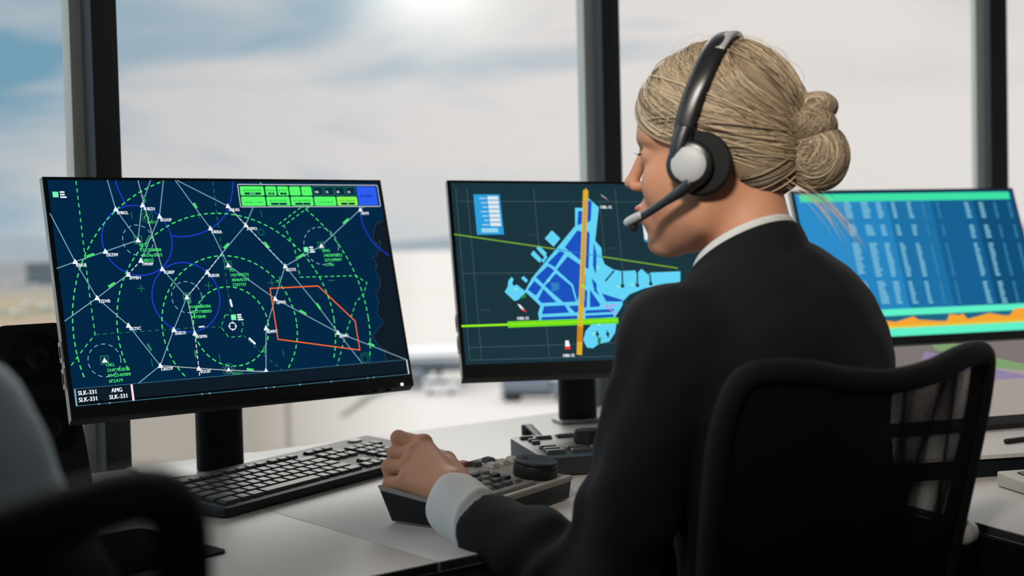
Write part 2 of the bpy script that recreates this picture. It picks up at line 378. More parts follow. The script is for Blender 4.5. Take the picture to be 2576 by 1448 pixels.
# ------------------------------------------------------------------ screen drawing
_glyph = {}
def glyph_mesh(s):
    if s not in _glyph:
        c = bpy.data.curves.new('lettering', 'FONT'); c.body = s; c.size = 1; c.resolution_u = 2
        o = bpy.data.objects.new('lettering', c); COL.objects.link(o); bpy.context.view_layer.update()
        me = o.to_mesh(); v = np.array([p.co[:2] for p in me.vertices]); f = [tuple(p.vertices) for p in me.polygons]; o.to_mesh_clear()
        bpy.data.objects.remove(o); bpy.data.curves.remove(c)
        _glyph[s] = (v, f)
    return _glyph[s]
class Screen:
    """drawing on a flat screen: u right, v up, in metres from the panel centre; photo positions are first carried onto the panel"""
    def __init__(s, panel_M):
        s.M = panel_M; s.c = np.array(panel_M.translation); R = np.array(panel_M.to_3x3()); s.U = R[:, 0]; s.V = R[:, 2]; s.n = -R[:, 1]
        s.verts = []; s.faces = []; s.mi = []; s.mats = []; s.k = 0
    def uv(s, p):
        q = on_plane(p[0], p[1], s.c + s.n*.001, s.n) - s.c; return np.array([q@s.U, q@s.V])
    def m(s, m):
        if m not in s.mats: s.mats.append(m)
        return s.mats.index(m)
    def poly(s, uvs, m, layer):
        b = len(s.verts); s.k += 1; y = -.0008 - layer*.0002 - (s.k % 7)*.000003
        for p in uvs: s.verts.append((p[0], y, p[1]))
        s.faces.append(tuple(range(b, b+len(uvs)))); s.mi.append(s.m(m))
    def rect(s, u0, v0, u1, v1, m, layer): s.poly([(u0, v0), (u1, v0), (u1, v1), (u0, v1)], m, layer)
    def stroke(s, uvs, wd, m, layer, dash=None, closed=False):
        P = [np.array(p) for p in uvs]
        if closed: P.append(P[0])
        run = 0.
        for a, b in zip(P, P[1:]):
            d = b-a; Ln = np.linalg.norm(d)
            if Ln < 1e-6: continue
            d = d/Ln; nn = np.array([-d[1], d[0]])*wd/2
            segs = []
            if dash is None: segs = [(0, Ln)]
            else:
                on, off = dash; t = -(run % (on+off))
                while t < Ln:
                    s0, s1 = max(0, t), min(Ln, t+on)
                    if s1 > s0: segs.append((s0, s1))
                    t += on+off
            run += Ln
            for t0, t1 in segs:
                e0 = 0 if dash else wd*.3; p, q = a+d*(t0-e0), a+d*(t1+e0); s.poly([p-nn, q-nn, q+nn, p+nn], m, layer)
    def line(s, pts, wd, m, layer, dash=None, closed=False): s.stroke([s.uv(p) for p in pts], wd, m, layer, dash, closed)
    def area(s, pts, m, layer): s.poly([s.uv(p) for p in pts], m, layer)
    def circle(s, c, rim, wd, m, layer, dash=None, box=None, a0=0, a1=360):
        c = s.uv(c); r = np.linalg.norm(s.uv(rim)-c) if hasattr(rim, '__len__') else rim
        seg = []
        for i in range(73):
            a = math.radians(a0+(a1-a0)*i/72); p = c + r*np.array([math.cos(a), math.sin(a)])
            if box and not (box[0] < p[0] < box[2] and box[1] < p[1] < box[3]):
                if len(seg) > 1: s.stroke(seg, wd, m, layer, dash)
                seg = []
            else: seg.append(p)
        if len(seg) > 1: s.stroke(seg, wd, m, layer, dash)
    def disc(s, c, r, m, layer, n=16): s.poly([(c[0]+r*math.cos(2*PI*i/n), c[1]+r*math.sin(2*PI*i/n)) for i in range(n)], m, layer)
    def rrect(s, q, r, m, layer):
        """rounded box filling the uv box q=(u0,v0,u1,v1)"""
        u0, v0, u1, v1 = q; P = []
        for cx, cy, a in ((u1-r, v0+r, -90), (u1-r, v1-r, 0), (u0+r, v1-r, 90), (u0+r, v0+r, 180)):
            for k in range(5): t = math.radians(a+k*22.5); P.append((cx+r*math.cos(t), cy+r*math.sin(t)))
        s.poly(P, m, layer)
    def text(s, t, u, v, h, m, layer, w=None, bold=0.):
        gv, gf = glyph_mesh(t)
        if not len(gv): return
        x0, x1 = gv[:, 0].min(), gv[:, 0].max(); sx = (w/(x1-x0)) if w else h/.7; sy = h/.7
        b = len(s.verts); y = -.0008-layer*.0002
        for dx in ((0, bold) if bold else (0,)):
            b = len(s.verts)
            for p in gv: s.verts.append((u+(p[0]-x0)*sx+dx, y, v+p[1]*sy))
            for f in gf: s.faces.append(tuple(b+i for i in f)); s.mi.append(s.m(m))
    def build(s, parent, name='screen'):
        me_f = [f if True else f for f in s.faces]
        o = mesh_obj(name, s.verts, me_f, s.mats, parent, midx=s.mi); return o

M_base = mat('stand_plate', (.40, .39, .36), .4)
def make_monitor(center, yaw, tilt, roll, label, neck, base_z, W=.54, H=.335, ports=True, base_w=.21, base_d=(-.012, .125)):
    """neck: (x, y) of the stand on the desk. Returns the thing, its panel and the drawing surface"""
    t_ = empty('monitor', (neck[0], neck[1], base_z), yaw, label, 'monitor')
    inv = (Matrix.Translation(t_.location) @ Matrix.Rotation(yaw, 4, 'Z')).inverted()
    Pw = Matrix.Translation(center) @ Matrix.Rotation(yaw, 4, 'Z') @ Matrix.Rotation(-tilt, 4, 'X') @ Matrix.Rotation(-roll, 4, 'Y')
    bm = bmesh.new(); w2, h2 = W/2, H/2
    # shallow tray: flat front, chamfered chin underside, thicker back hump
    for (a, b, y0, y1) in ((w2, h2, 0., .014),):
        vs = [(-a, y0, -b), (a, y0, -b), (a, y0, b), (-a, y0, b), (-a, y1, -b-.0065), (a, y1, -b-.0065), (a, y1, b), (-a, y1, b)]
        V_ = [bm.verts.new(v) for v in vs]
        for f, mi in (((0, 1, 2, 3), 0), ((7, 6, 5, 4), 0), ((1, 5, 6, 2), 1), ((4, 0, 3, 7), 1), ((3, 2, 6, 7), 0), ((4, 5, 1, 0), 0)): bm.faces.new([V_[i] for i in f]).material_index = mi
    bbox(bm, (-w2*.8, .0135, -h2*.75), (w2*.8, .032, h2*.7)); bbox(bm, (-.09, .031, -.09), (.09, .045, .06))
    panel = bm_obj('panel', bm, [M_bezel, M_silver], t_, bevel=.0012); panel.matrix_local = inv @ Pw
    loc = inv @ Pw
    # neck (rounded column) from the desk to the hinge
    hinge = loc @ Vector((0, .05, -.02))
    bm = bmesh.new(); prof = []
    for k in range(24):
        a = 2*PI*k/24; prof.append((.037*abs(math.cos(a))**.6*(1 if math.cos(a) > 0 else -1), .017*abs(math.sin(a))**.8*(1 if math.sin(a) > 0 else -1)))
    zt = hinge.z+.03
    prism(bm, [(p[0], p[1]+.012) for p in prof], .008, zt)
    bm_obj('stand_neck', bm, M_black, t_, smooth='auto')
    bm = bmesh.new(); y0, y1 = sorted((0.02, hinge.y)); bbox(bm, (-.03, y0, hinge.z-.03), (.03, max(y1+.0, y0+.02), hinge.z+.03)); bm_obj('hinge', bm, M_black, t_, bevel=.003)
    bm = bmesh.new(); bw = base_w/2; prism(bm, [(-bw, base_d[0]), (bw, base_d[0]), (bw, base_d[1]), (-bw, base_d[1])], .0005, .0065); bm_obj('stand_base', bm, M_base, t_, bevel=.002)
    if ports:
        for k in range(2):
            z = -.075-.036*k
            bm = bmesh.new(); bbox(bm, (-w2-.0022, .0015, z-.014), (-w2+.001, .0125, z+.014)); bm_obj('usb_port_housing', bm, M_silver, panel, bevel=.001)
            bm = bmesh.new(); bbox(bm, (-w2-.0026, .004, z-.0075), (-w2-.0018, .0095, z+.0075)); bm_obj('usb_port', bm, M_black, panel)
    return t_, panel, Screen(Pw)
c_bg1 = glow('screen_navy', (0, 38, 68)); c_dark = glow('screen_dark_slate', (13, 27, 38)); c_line = glow('screen_pale_line', (128, 168, 186))
c_white = glow('screen_white', (238, 245, 250)); c_green = glow('screen_green', (72, 226, 110)); c_gdim = glow('screen_dim_green', (38, 130, 92))
c_blue = glow('screen_blue', (40, 60, 225)); c_or = glow('screen_orange', (255, 112, 45)); c_btn = glow('screen_button_green', (86, 250, 105))
c_btn2 = glow('screen_button_lime', (130, 248, 75)); c_ink = glow('screen_button_ink', (22, 160, 75)); c_nav2 = glow('screen_pill_navy', (8, 42, 66)); c_alarm = glow('screen_alarm_blue', (44, 92, 240))
c_alink = glow('screen_alarm_ink', (20, 50, 150)); c_teal = glow('screen_teal_line', (60, 110, 130)); c_pink = glow('screen_pinkish_white', (250, 225, 228)); c_mint = glow('screen_mint', (125, 245, 180))
c_bd = glow('screen_box_line', (205, 215, 225)); c_coast = glow('screen_coast', (45, 70, 82))

# ---- monitor with the route chart
m1, p1, S = make_monitor((.8987, 1.7605, 1.0275), math.radians(-1.), math.radians(14.16), 0., 'large black monitor with navy air route chart beside the left window post', (.900, 1.838), DZ)
AL, AR, AB, AT = -.264, .264, -.146, .1625
S.rect(AL, AB, AR, AT, c_bg1, 0)
BX = (AL+.001, -.1235, AR-.001, AT-.001)
# land side on the right, behind the coastline
coast = [(962,556),(957,557),(945,565),(941,580),(938,600),(948,613),(957,604),(954,628),(946,644),(937,645),(948,665),(944,682),(957,702),(956,720),(945,738),(953,757),(948,788),(964,808),(961,815),(936,845),(955,872),(973,880),(966,893),(974,906),(965,912)]
cu = [S.uv(p) for p in coast]
for a, b in zip(cu, cu[1:]):
    S.poly([(min(a[0], AR), a[1]), (min(b[0], AR), b[1]), (AR, b[1]), (AR, a[1])], c_dark, .5)
S.stroke(cu, .0008, c_coast, 1)
for p0, p1_ in (((197,0),(197,0)),): pass
lw = .0013
for pts in ([(126,537),(189,658),(244,749),(323,818),(403,919),(437,829),(470,747),(521,684)], [(143,675),(189,658),(265,632),(347,604)], [(270,453),(291,526),(347,604),(357,516),(378,454)], [(411,454),(401,544),(354,655)],
            [(441,454),(529,574),(559,636),(574,667),(692,751)], [(446,454),(573,518),(618,566)], [(322,690),(244,749),(163,807)], [(408,676),(470,747)], [(637,520),(618,566)], [(717,669),(808,618),(906,527),(915,520)],
            [(717,669),(692,751),(669,825),(669,932)], [(692,751),(850,836),(1024,905)], [(717,669),(800,770),(850,836),(913,916)], [(403,919),(345,966)], [(618,566),(559,636),(521,684)], [(618,566),(717,669)]):
    S.line(pts, lw, c_line, 2)
for pts in ([(347,454),(369,540),(383,590),(408,676)], [(403,919),(500,926),(575,931),(669,934)], [(470,747),(490,838)]): S.line(pts, .0013, c_white, 2.5, dash=(.0012, .0012))
for pts in ([(354,655),(322,690)], [(490,838),(500,926),(503,952)], [(559,636),(521,684),(470,747)], [(573,518),(618,566),(717,669)]): S.line(pts, .0011, c_white, 2.6, dash=(.005, .003))
C0 = (583, 820)
for rim in ((676,826), (748,838), (844,846), (931,841)): S.circle(C0, rim, .0017, c_green, 1.5, dash=(.0062, .0045), box=BX)
S.circle((346,604), (433,614), .0014, c_blue, 1.3); S.circle((469,747), (553,757), .0014, c_blue, 1.3)
for pts in ([(290,454),(300,482),(317,514)], [(433,592),(460,595),(500,588),(540,568),(570,535),(583,490),(586,457)], [(906,535),(915,570),(935,605),(955,625),(978,642)]): S.line(spline([np.array(p) for p in pts], 5), .0014, c_blue, 1.3)
for c, rm in (((347,604),(385,604)), ((470,747),(508,750)), ((263,906),(304,910)), ((808,618),(851,625))): S.circle(c, rm, .0012, c_line, 1.7, dash=(.006, .0045))
for pts, d in (([(191,455),(213,640),(225,740),(239,841),(200,890),(176,923)], 1), ([(239,841),(515,822),(557,822)], 2), ([(756,522),(702,563),(712,569)], 1), ([(776,521),(714,567),(740,620),(755,697),(895,693),(923,711),(914,740),(895,760),(870,840),(848,920)], 1),
               ([(535,457),(548,560),(559,636),(572,720),(581,790)], 2), ([(566,792),(597,791),(612,815),(605,846),(575,848),(556,822)], 3), ([(612,843),(660,890),(709,930)], 2)):
    S.line(pts, .0014 if d == 1 else .0010, c_green if d != 2 else c_gdim, 1.6, dash=(.0058, .0048), closed=(d == 3))
S.line([(679,725),(800,719),(893,807),(905,880),(699,853)], .0016, c_or, 3, closed=True)
for (x, y) in ((355,725),(525,718),(684,711)):
    S.line([(x-9,y),(x+9,y)], .0009, c_gdim, 1.6); S.line([(x-1,y-9),(x+1,y+9)], .0009, c_gdim, 1.6)
for a, b in (((330,532),(332,550)), ((380,903),(384,921)), ((551,890),(554,908)), ((711,878),(714,895)), ((656,530),(659,546)), ((826,705),(841,705)), ((499,533),(502,549))): S.line([a, b], .0009, c_gdim, 1.6)
for (x, y), (a, b) in ((((227,642), (8, -3))), ((281,716), (7,-4)), ((376,873), (4,7)), ((569,618), (5,-5)), ((671,616), (5,6)), ((757,643), (7,-4)), ((870,556), (6,-5)), ((762,785), (7,4)), ((801,770), (4,6)), ((703,704), (2,-7)), ((665,880), (1,7)), ((934,866), (6,3)), ((629,929), (7,1)), ((492,890), (1,7)), ((363,500), (2,7)), ((373,600), (4,-7)), ((491,517), (3,5))):
    S.line([(x-a, y-b), (x+a, y+b)], .0034, c_gdim if b in (7, -7) else c_green, 2.2)
def block(x, y, lines, m, h=6.5, lw_=1.0):
    u0, v0 = S.uv((x, y))
    for k, t in enumerate(lines): S.text(t, u0+.0004*k, v0-k*.0074, .0044, m, 3.2, bold=.0003)
NODE = {'SMBGL': (291,526), '4UBZH': (358,516), 'BOXSP': (401,544), 'DEZIW': (265,632), 'RBKB': (189,658), 'TWHAP': (354,655), '3PPBH': (322,690), 'YGBEP': (408,676), 'MUKGM': (521,684), 'S4BSA': (529,574),
        'XNLAG': (573,518), '3VPPO': (618,566), 'BEGTX': (717,669), 'HRYM': (906,527), 'YZDVB': (244,749), 'BRZVC': (323,818), 'SEBDX': (437,829), 'W3FPN': (490,838), 'LBSS9': (403,919), 'VDUI7': (500,926), 'KS4W7': (669,825), 'QPRVL': (692,751), 'ZRMPG': (850,836)}
def tri(x, y, r=.0042):
    u, v = S.uv((x, y)); S.poly([(u-r, v-r*.75), (u+r, v-r*.75), (u, v+r)], c_white, 3)
for k, (x, y) in NODE.items():
    tri(x, y); u, v = S.uv((x+3, y+13)); S.text(k, u, v, .0046, c_white, 3.2, w=.0165 if len(k) > 4 else .0132, bold=.0004)
for x, y, ls in ((347,604, ['BKQ', 'F71/7B8BB8', '4B2/6p2B25', '1BB/25']), (470,747, ['D', '0144BBB3B6', '6B3773BBB3', '3473B40']), (263,906, ['OKL', '334F7B2B33', '99425409B9', '6F2A79']), (808,618, ['BWS', '34B3BFBB22', '2371/77B97', '17766']), (574,667, ['PD', '14274/7773', '3B4642377', '7337737'])):
    tri(x, y); u, v = S.uv((x, y)); S.stroke([(u-.0052, v-.005), (u+.0052, v-.005), (u+.0052, v+.006), (u-.0052, v+.006)], .0012, c_gdim, 2.9, closed=True)
    block(x+4, y+16, ls, c_green)
tri(669, 932); tri(575, 929, .0036)
for c in ((575,929), (368,543), (918,902)):
    S.circle(c, .0056, .0007, c_gdim if c[0] != 575 else c_line, 2); S.circle(c, .0092, .0007, c_gdim, 2)
u, v = S.uv((372, 563)); S.text('DRY', u, v, .0048, c_green, 3); u, v = S.uv((583, 945)); S.text('ZISAU', u, v, .0046, c_green, 3)
S.line([(362,550),(368,536),(374,550)], .0009, c_green, 3)
S.circle((657, 584), .0046, .0007, c_gdim, 2)
S.circle((585, 820), .0052, .0013, c_white, 3)
for dx, dy in ((0, -11), (0, 11), (-10, 0), (10, 0)): S.line([(585+dx*.6, 820+dy*.6), (585+dx, 820+dy)], .0013, c_white, 3)
for (x, y), ls in (((133,496), 1), ((765,634), 1), ((582,805), 1)):
    u, v = S.uv((x, y)); S.rect(u, v, u+.0078, v+.0078, c_mint, 3)
    for k in range(3): S.rect(u+.0100, v+.0062-.0036*k, u+.0165+.0022*(k == 2), v+.0084-.0036*k, c_white, 3)
S.line([(579,754),(583,770)], .003, c_white, 3); S.line([(627,851),(641,864)], .003, c_white, 3); S.line([(501,822),(513,821)], .002, c_white, 3)
# control strip at the top right
q0, q1 = S.uv((600, 520.5)), S.uv((948.5, 463))
u0, u1, v0, v1 = S.uv((606, 500))[0]-.003, S.uv((953, 490))[0], S.uv((700, 521))[1], S.uv((700, 463.5))[1]
hb = (v1-v0-.0045)/2
S.rrect((u0, v0, u1, v1), .0025, c_bd, 3.4); S.rrect((u0+.0011, v0+.0011, u1-.0011, v1-.0011), .0018, c_nav2, 3.5)
wb = (u1-u0)
def btn(a, b, row, m, lay=3.8, r=.0018):
    vv = v0+.0022+(hb*row+.0004*row); q = (u0+wb*a+.0004, vv, u0+wb*b-.0004, vv+hb-.0015); S.rrect(q, r, m, lay); return q
def pill(q, a, b, t=None, m=c_mint):
    w_ = q[2]-q[0]; p = (q[0]+w_*a, q[1]+.0012, q[0]+w_*b, q[1]+.0046); S.rrect(p, .0016, c_nav2, 4.2)
    if t: S.text(t, (p[0]+p[2])/2-.0010*len(t), p[1]+.0006, .0024, m, 4.6, w=.0020*len(t), bold=.0002)
T_ = lambda q, t, hi, m=c_ink, h=.0030: S.text(t, q[0]+(q[2]-q[0])*.12, q[1]+hi, h, m, 4.4, w=(q[2]-q[0])*.76, bold=.0002)
q = btn(.012, .175, 1, c_btn); T_(q, 'NIGHT/DAY MD', .0064); pill(q, .16, .86, 'NIGHT')
q = btn(.183, .260, 1, c_btn); T_(q, 'MW', .0064); pill(q, .2, .8, '15')
q = btn(.266, .343, 1, c_btn); T_(q, 'MT', .0064); pill(q, .2, .8, '7')
q = btn(.349, .426, 1, c_btn); S.text('-', q[0]+.0045, q[1]+.004, .004, c_ink, 4.4)
q = btn(.432, .508, 1, c_btn); S.text('+', q[0]+.004, q[1]+.004, .004, c_ink, 4.4)
for k, t in enumerate(('20L', '2L', '0E', '20')):
    a = .514+.0795*k; q = btn(a, a+.074, 1, c_gdim); S.rrect((q[0]+.0008, q[1]+.0008, q[2]-.0008, q[3]-.0008), .0012, c_nav2, 4.); S.text(t, q[0]+.0030, q[1]+.0042, .0032, c_white, 4.5, w=.0022*len(t), bold=.0003)
q = btn(.012, .175, 0, c_btn); T_(q, 'RWSSL +/-BSS', .0040)
q = btn(.181, .343, 0, c_btn); T_(q, 'SE-VY EDGE', .0064); pill(q, .16, .86, '6')
q = btn(.349, .508, 0, c_btn); T_(q, 'BT-NA CENTER', .0064); pill(q, .16, .86, '5')
q = btn(.514, .672, 0, c_btn); T_(q, 'CONTROL', .0040)
q = btn(.678, .830, 0, c_btn2); T_(q, 'GLSL ON/OFF', .0064); pill(q, .16, .86, 'ON')
vv = v0+.0022; q = (u0+wb*.836, vv, u0+wb*.982, vv+2*hb-.0006); S.rrect(q, .0006, c_alarm, 3.9); S.text('ALARM', q[0]+.004, (q[1]+q[3])/2-.002, .0044, c_alink, 4.4, w=(q[2]-q[0])*.62, bold=.0004)
# flight data bar
vt = S.uv((600, 944))[1]; vb = S.uv((600, 982))[1]; ul = S.uv((190, 1000))[0]; ur = S.uv((1025, 920))[0]
vb = S.uv((194, 1021))[1]; vt = S.uv((187, 978))[1]
S.rect(AL, AB, AR, vt, c_dark, 3.3)
S.stroke([(ul, vt), (ur, vt)], .0008, c_teal, 3.6); S.stroke([(ul, vb), (ur, vb)], .0010, c_teal, 3.6)
S.rect(ul-.001, vb, ul+.0012, vt, c_line, 3.8); S.rect(ur-.0012, vb, ur+.001, vt, c_bd, 3.8)
ub = S.uv((333, 988))[0]; S.rect(ub-.0014, vb, ub+.0016, vt-.0005, c_pink, 3.8)
for t, x, y in (('SLK-331', 196, 994), ('SLK-331', 198, 1011), ('AMG', 280, 987), ('SLK-331', 275, 1004)):
    u, v = S.uv((x, y)); S.text(t, u, v, .0058, c_white, 4, w=.0245 if len(t) > 3 else .0148, bold=.0006)
for x, y in ((249,1019),(276,1016),(508,991),(527,990),(669,976),(689,975),(754,967),(833,960),(925,951),(940,950)): u, v = S.uv((x, y)); S.rect(u-.0012, vb-.001, u+.0012, vb+.001, c_line, 4)
S.build(p1)
mled = mat('power_light', (.8, .85, .9), .3, emit=(.8, .9, 1.), estr=1.2)
bm = bmesh.new(); bbox(bm, (.2455, -.0015, -.1668), (.2500, .0008, -.1625)); bm_obj('power_light', bm, mled, p1, bevel=.0005)
for k in range(4):
    bm = bmesh.new(); bbox(bm, (.150+.024*k, .004, -.1725), (.156+.024*k, .008, -.1695)); bm_obj('menu_button', bm, M_black, p1)

# ---- monitor with the airfield plan
m2, p2, S = make_monitor((1.5274, 1.649, 1.0248), math.radians(-21.16), math.radians(16.2), math.radians(-1.07), 'black monitor with cyan and blue airfield plan in front of the seated woman', (1.628, 1.845), DZ, base_w=.085, base_d=(-.018, .042))
S.rect(AL, AB, AR, AT, glow('plan_background', (26, 52, 62)), 0)
k5 = lambda x, y: (1100+x/2.682, 430+y/2.682)
K = lambda *a: [k5(a[i], a[i+1]) for i in range(0, len(a), 2)]
cy = glow('plan_cyan', (100, 212, 246)); bl_ = glow('plan_blue', (26, 82, 190)); gr = glow('plan_grid', (66, 92, 98)); lim = glow('plan_lime', (150, 240, 20)); olive = glow('plan_olive', (120, 170, 45)); am = glow('plan_amber', (220, 175, 50)); sk = glow('plan_box_blue', (45, 160, 220)); pw = glow('plan_pale', (225, 232, 235)); c_bgp = glow('plan_slot', (26, 52, 62)); redm = glow('plan_red', (225, 50, 50)); pnk = glow('plan_pink', (200, 130, 220)); tq = glow('plan_turquoise', (45, 130, 190)); gsm = glow('plan_green', (40, 130, 60))
for a in ((150,205,1500,207), (165,690,1500,680), (215,1190,1500,1150), (220,1275,1500,1240)): S.line(K(*a), .0010, gr, 1)
for a in ((125,120,220,1275), (200,120,300,1275), (650,120,755,1250), (1095,200,1130,560), (1200,120,1300,1200)): S.line(K(*a), .0010, gr, 1)
for r in range(4):                                            # ticks along the grid
    for k in range(8): u, v = S.uv(k5(300+95*k, (205,688,1182,1268)[r])); S.rect(u-.0004, v-.0015, u+.0004, v+.0015, gr, 1)
S.area(K(930,247,980,250,985,180,1015,180,1090,245,1065,470,1108,520,1110,580,1130,630,1190,665,1245,675,1335,670,1345,690,1378,660,1425,700,1440,685,1640,676,1640,760,1400,790,1300,830,1250,880,1250,905,1190,1000,690,1015,680,960,695,910,590,810,640,720,930,370), cy, 1.5)
S.area(K(773,400,830,455,785,510,725,455), cy, 1.6); S.area(K(685,500,740,555,722,580,668,520), cy, 1.6); S.area(K(650,535,708,598,690,618,630,562), cy, 1.6); S.line(K(735,575,712,610), .004, cy, 1.6)
S.area(K(500,714,515,728,505,760,520,775,535,765,600,815,545,870,520,876,455,815,475,780,480,740), cy, 1.6); S.area(K(582,708,612,735,600,755,565,722), cy, 1.6)
S.area(K(505,765,520,778,545,765,570,790,590,760,560,735,520,735), c_bgp, 1.55)
S.area(K(1040,1035,1120,1025,1210,1020,1200,1090,1160,1150,1090,1165,1050,1195,1010,1190,985,1140,1000,1080), cy, 1.6)
for a in ((950,270,980,270,978,355,945,365), (1015,190,1042,210,1035,335,1008,350), (945,400,975,410,975,610,860,515), (1005,400,1028,420,1020,660,1000,650), (825,540,860,550,795,650,745,620), (880,575,975,640,1000,700,1000,770,965,800,945,880,915,765,805,665), (745,640,790,670,715,765,665,715), (655,740,705,785,665,840,610,800),
          (800,690,905,775,935,880,850,885,725,775), (715,795,805,885,705,890,680,865), (720,912,860,905,890,955,705,965), (885,910,965,905,960,950,930,955), (705,985,945,975,945,1000,700,1010), (1000,940,1190,930,1190,950,1000,960), (1000,975,1190,965,1190,985,1000,998),
          (1055,480,1075,560,1070,700,1050,640), (1040,720,1075,760,1075,800,1095,840,1060,810), (1030,800,1100,900,1090,915,1030,918), (1110,825,1250,870,1245,880,1140,880), (985,790,1012,810,1008,920,990,920), (980,560,1008,600,1015,660,985,640)):
    S.area(K(*a), bl_, 2)
for a in ((1190,675,1135,740), (1247,680,1250,775), (1350,680,1350,770), (1435,700,1440,760)):
    S.line(K(*a), .0028, c_bgp, 2.2); u, v = S.uv(k5(a[2], a[3])); S.disc((u, v), .0035 if a[0] != 1190 else .001, c_bgp, 2.2)
for x, y in ((1080,1100), (1150,1100)): u, v = S.uv(k5(x, y)); S.rect(u-.0012, v-.006, u+.0012, v+.006, c_bgp, 2.2); S.disc((u, v), .003, c_bgp, 2.2)
S.area(K(1080,1130,1105,1120,1100,1165,1085,1175), gsm, 2.3); S.area(K(560,850,595,825,600,850,570,862), gsm, 2.3)
S.area(K(765,755,820,750,822,800,775,812), tq, 2.4); S.line(K(990,800,995,870), .004, tq, 2.4)
S.line(K(1210,905,1130,910,1210,965), .0018, pnk, 2.6)
S.line(K(115,427,790,525), .0022, olive, 2.8); S.line(K(1115,578,1620,655), .0022, olive, 2.8); S.line(K(790,525,1115,578), .0016, tq, 2.8)
S.line(K(168,1046,490,1035), .0036, lim, 2.8); S.line(K(488,1035,1210,1008), .0105, glow('plan_green_runway', (110, 220, 35)), 2.8); S.line(K(490,1035,1210,1007), .002, lim, 3.2)
S.line(K(1001,140,985,560,968,960,958,1228), .0095, am, 3); S.line(K(1003,122,1001,140), .003, am, 3); S.line(K(998,200,985,560,972,900), .0030, glow('plan_grey', (150, 150, 130)), 3.3, dash=(.004, .002)); S.line(K(962,1060,960,1140), .0095, glow('plan_ochre', (205, 130, 25)), 3.3)
for x, y in ((978,778),(750,738),(528,795),(1220,780),(1315,765),(1052,1098),(1085,650),(1092,1036)): u, v = S.uv(k5(x, y)); S.disc((u, v), .0024, glow('plan_dot', (150, 240, 190)) if x != 978 else lim, 3.5, 10)
S.area(K(243,158,420,158,450,428,268,430), sk, 3)
for k in range(7):
    x0 = 337+3.2*k; y0 = 171+29.6*k; S.area(K(x0, y0, x0+72, y0, x0+75, y0+23, x0+3, y0+23), pw, 3.3); S.line(K(x0-52+8*(k % 3), y0+14, x0-8, y0+14), .0012, pw, 3.3)
S.area(K(297,386,408,386,412,414,300,415), glow('plan_button', (150, 215, 240)), 3.3)
u, v = S.uv((1632, 580)); S.rect(u-.010, v-.020, u+.022, v+.012, pw, 2.9); S.rect(u-.010, v-.020, u+.022, v-.016, sk, 3.0)
for x, y, a, t in ((570,925,-35,'OBS-15'), (878,1175,0,'OBS-15'), (1130,180,-50,'OBL-15')):
    u, v = S.uv(k5(x, y)); ca, sa = math.cos(math.radians(a)), math.sin(math.radians(a))
    R_ = lambda p: (u+p[0]*ca+p[1]*sa, v-p[0]*sa*0+p[1]*ca+p[0]*sa*.5)
    S.poly([R_(p) for p in ((-.0045, -.004), (.0045, -.004), (.003, .008), (-.003, .008))], c_white, 3.4); S.poly([R_(p) for p in ((-.0052, -.007), (.0052, -.007), (.0045, -.002), (-.0045, -.002))], redm, 3.6)
    S.text(t, u-.010, v-.0195, .0050, c_white, 3.5, w=.020, bold=.0006)
for a in ((290,945), (615,437), (1155,525)): u, v = S.uv(k5(*a)); S.text('AB-123', u, v, .003, gr, 2, w=.016)
S.build(p2)

# ---- monitor with the flight list
m3, p3, S = make_monitor((2.3675, 1.6075, 1.0172), math.radians(-21.04), math.radians(19.67), 0., 'monitor with blue flight list and orange graph behind the empty side of the desk', (2.44, 1.80), PZ, ports=False)
S.rect(AL, AB, AR, AT, glow('list_blue', (26, 108, 160)), 0)
for k in range(5): S.rect(AL+.106*k, AB, AL+.106*k+.104, AT, glow('list_blue_%d' % k, ((44, 140, 200), (38, 132, 190), (28, 112, 165), (20, 96, 146), (12, 78, 120))[k]), .3)
for k in range(5): S.rect(AL+.106*k+.104, AB, min(AR, AL+.106*k+.106), AT, glow('list_blue_%d' % k, (0, 0, 0)), .3)
k6 = lambda x, y: (1980+x/3.148, 440+y/3.148)
tl = [S.uv(k6(160, 185)), S.uv(k6(1762, 168))]; g1 = glow('list_green', (62, 225, 165)); g2 = glow('list_mint', (95, 242, 200)); og = glow('list_orange', (245, 165, 50)); tx = glow('list_text', (125, 190, 215)); td = glow('list_text_dim', (60, 135, 175)); lb = glow('list_dark', (14, 60, 92))
S.rect(AL, tl[0][1]+.009, AR, AT, lb, .9)
S.rect(AL+.01, tl[0][1]-.0085, tl[1][0], tl[0][1]+.0085, g1, 1)
colx = [270, 385, 500, 640, 755, 870, 990, 1095, 1210, 1460, 1570, 1690, 1800]
# rows of short marks, in slanting columns as the list is laid out
for ci, (x, wd, gaps) in enumerate(((255,5,(0,1,0,0)), (370,5,(0,1,1,0)), (445,13,(1,1,1,0)), (580,13,(1,1,1,0)), (700,9,(1,1,1,1)), (820,8,(1,1,1,0)), (945,7,(1,1,1,1)), (1060,3,(1,1,1,1)), (1180,3,(1,1,1,1)), (1400,8,(1,1,1,1)), (1515,8,(1,1,1,1)), (1630,4,(1,1,1,1)), (1745,4,(1,1,1,1)))):
    u0_ = S.uv(k6(x, 220))[0]
    for g, (ya, yb) in enumerate(((215, 360), (395, 505), (540, 815), (845, 1040))):
        if not gaps[g] and g != 3: continue
        va, vb_ = S.uv(k6(x+40, ya))[1], S.uv(k6(x+40, yb))[1]; n_ = int(abs(va-vb_)/.0062)
        for r in range(n_):
            w_ = wd*.0011*(.75+.5*random.random()); v = va-.0062*r; S.rect(u0_, v-.0040, u0_+w_+.002, v, tx if wd > 5 else td, 1.2)
vg = S.uv(k6(900, 1085))[1]; S.rect(AL, vg-.007, AR, vg+.007, g2, 2)
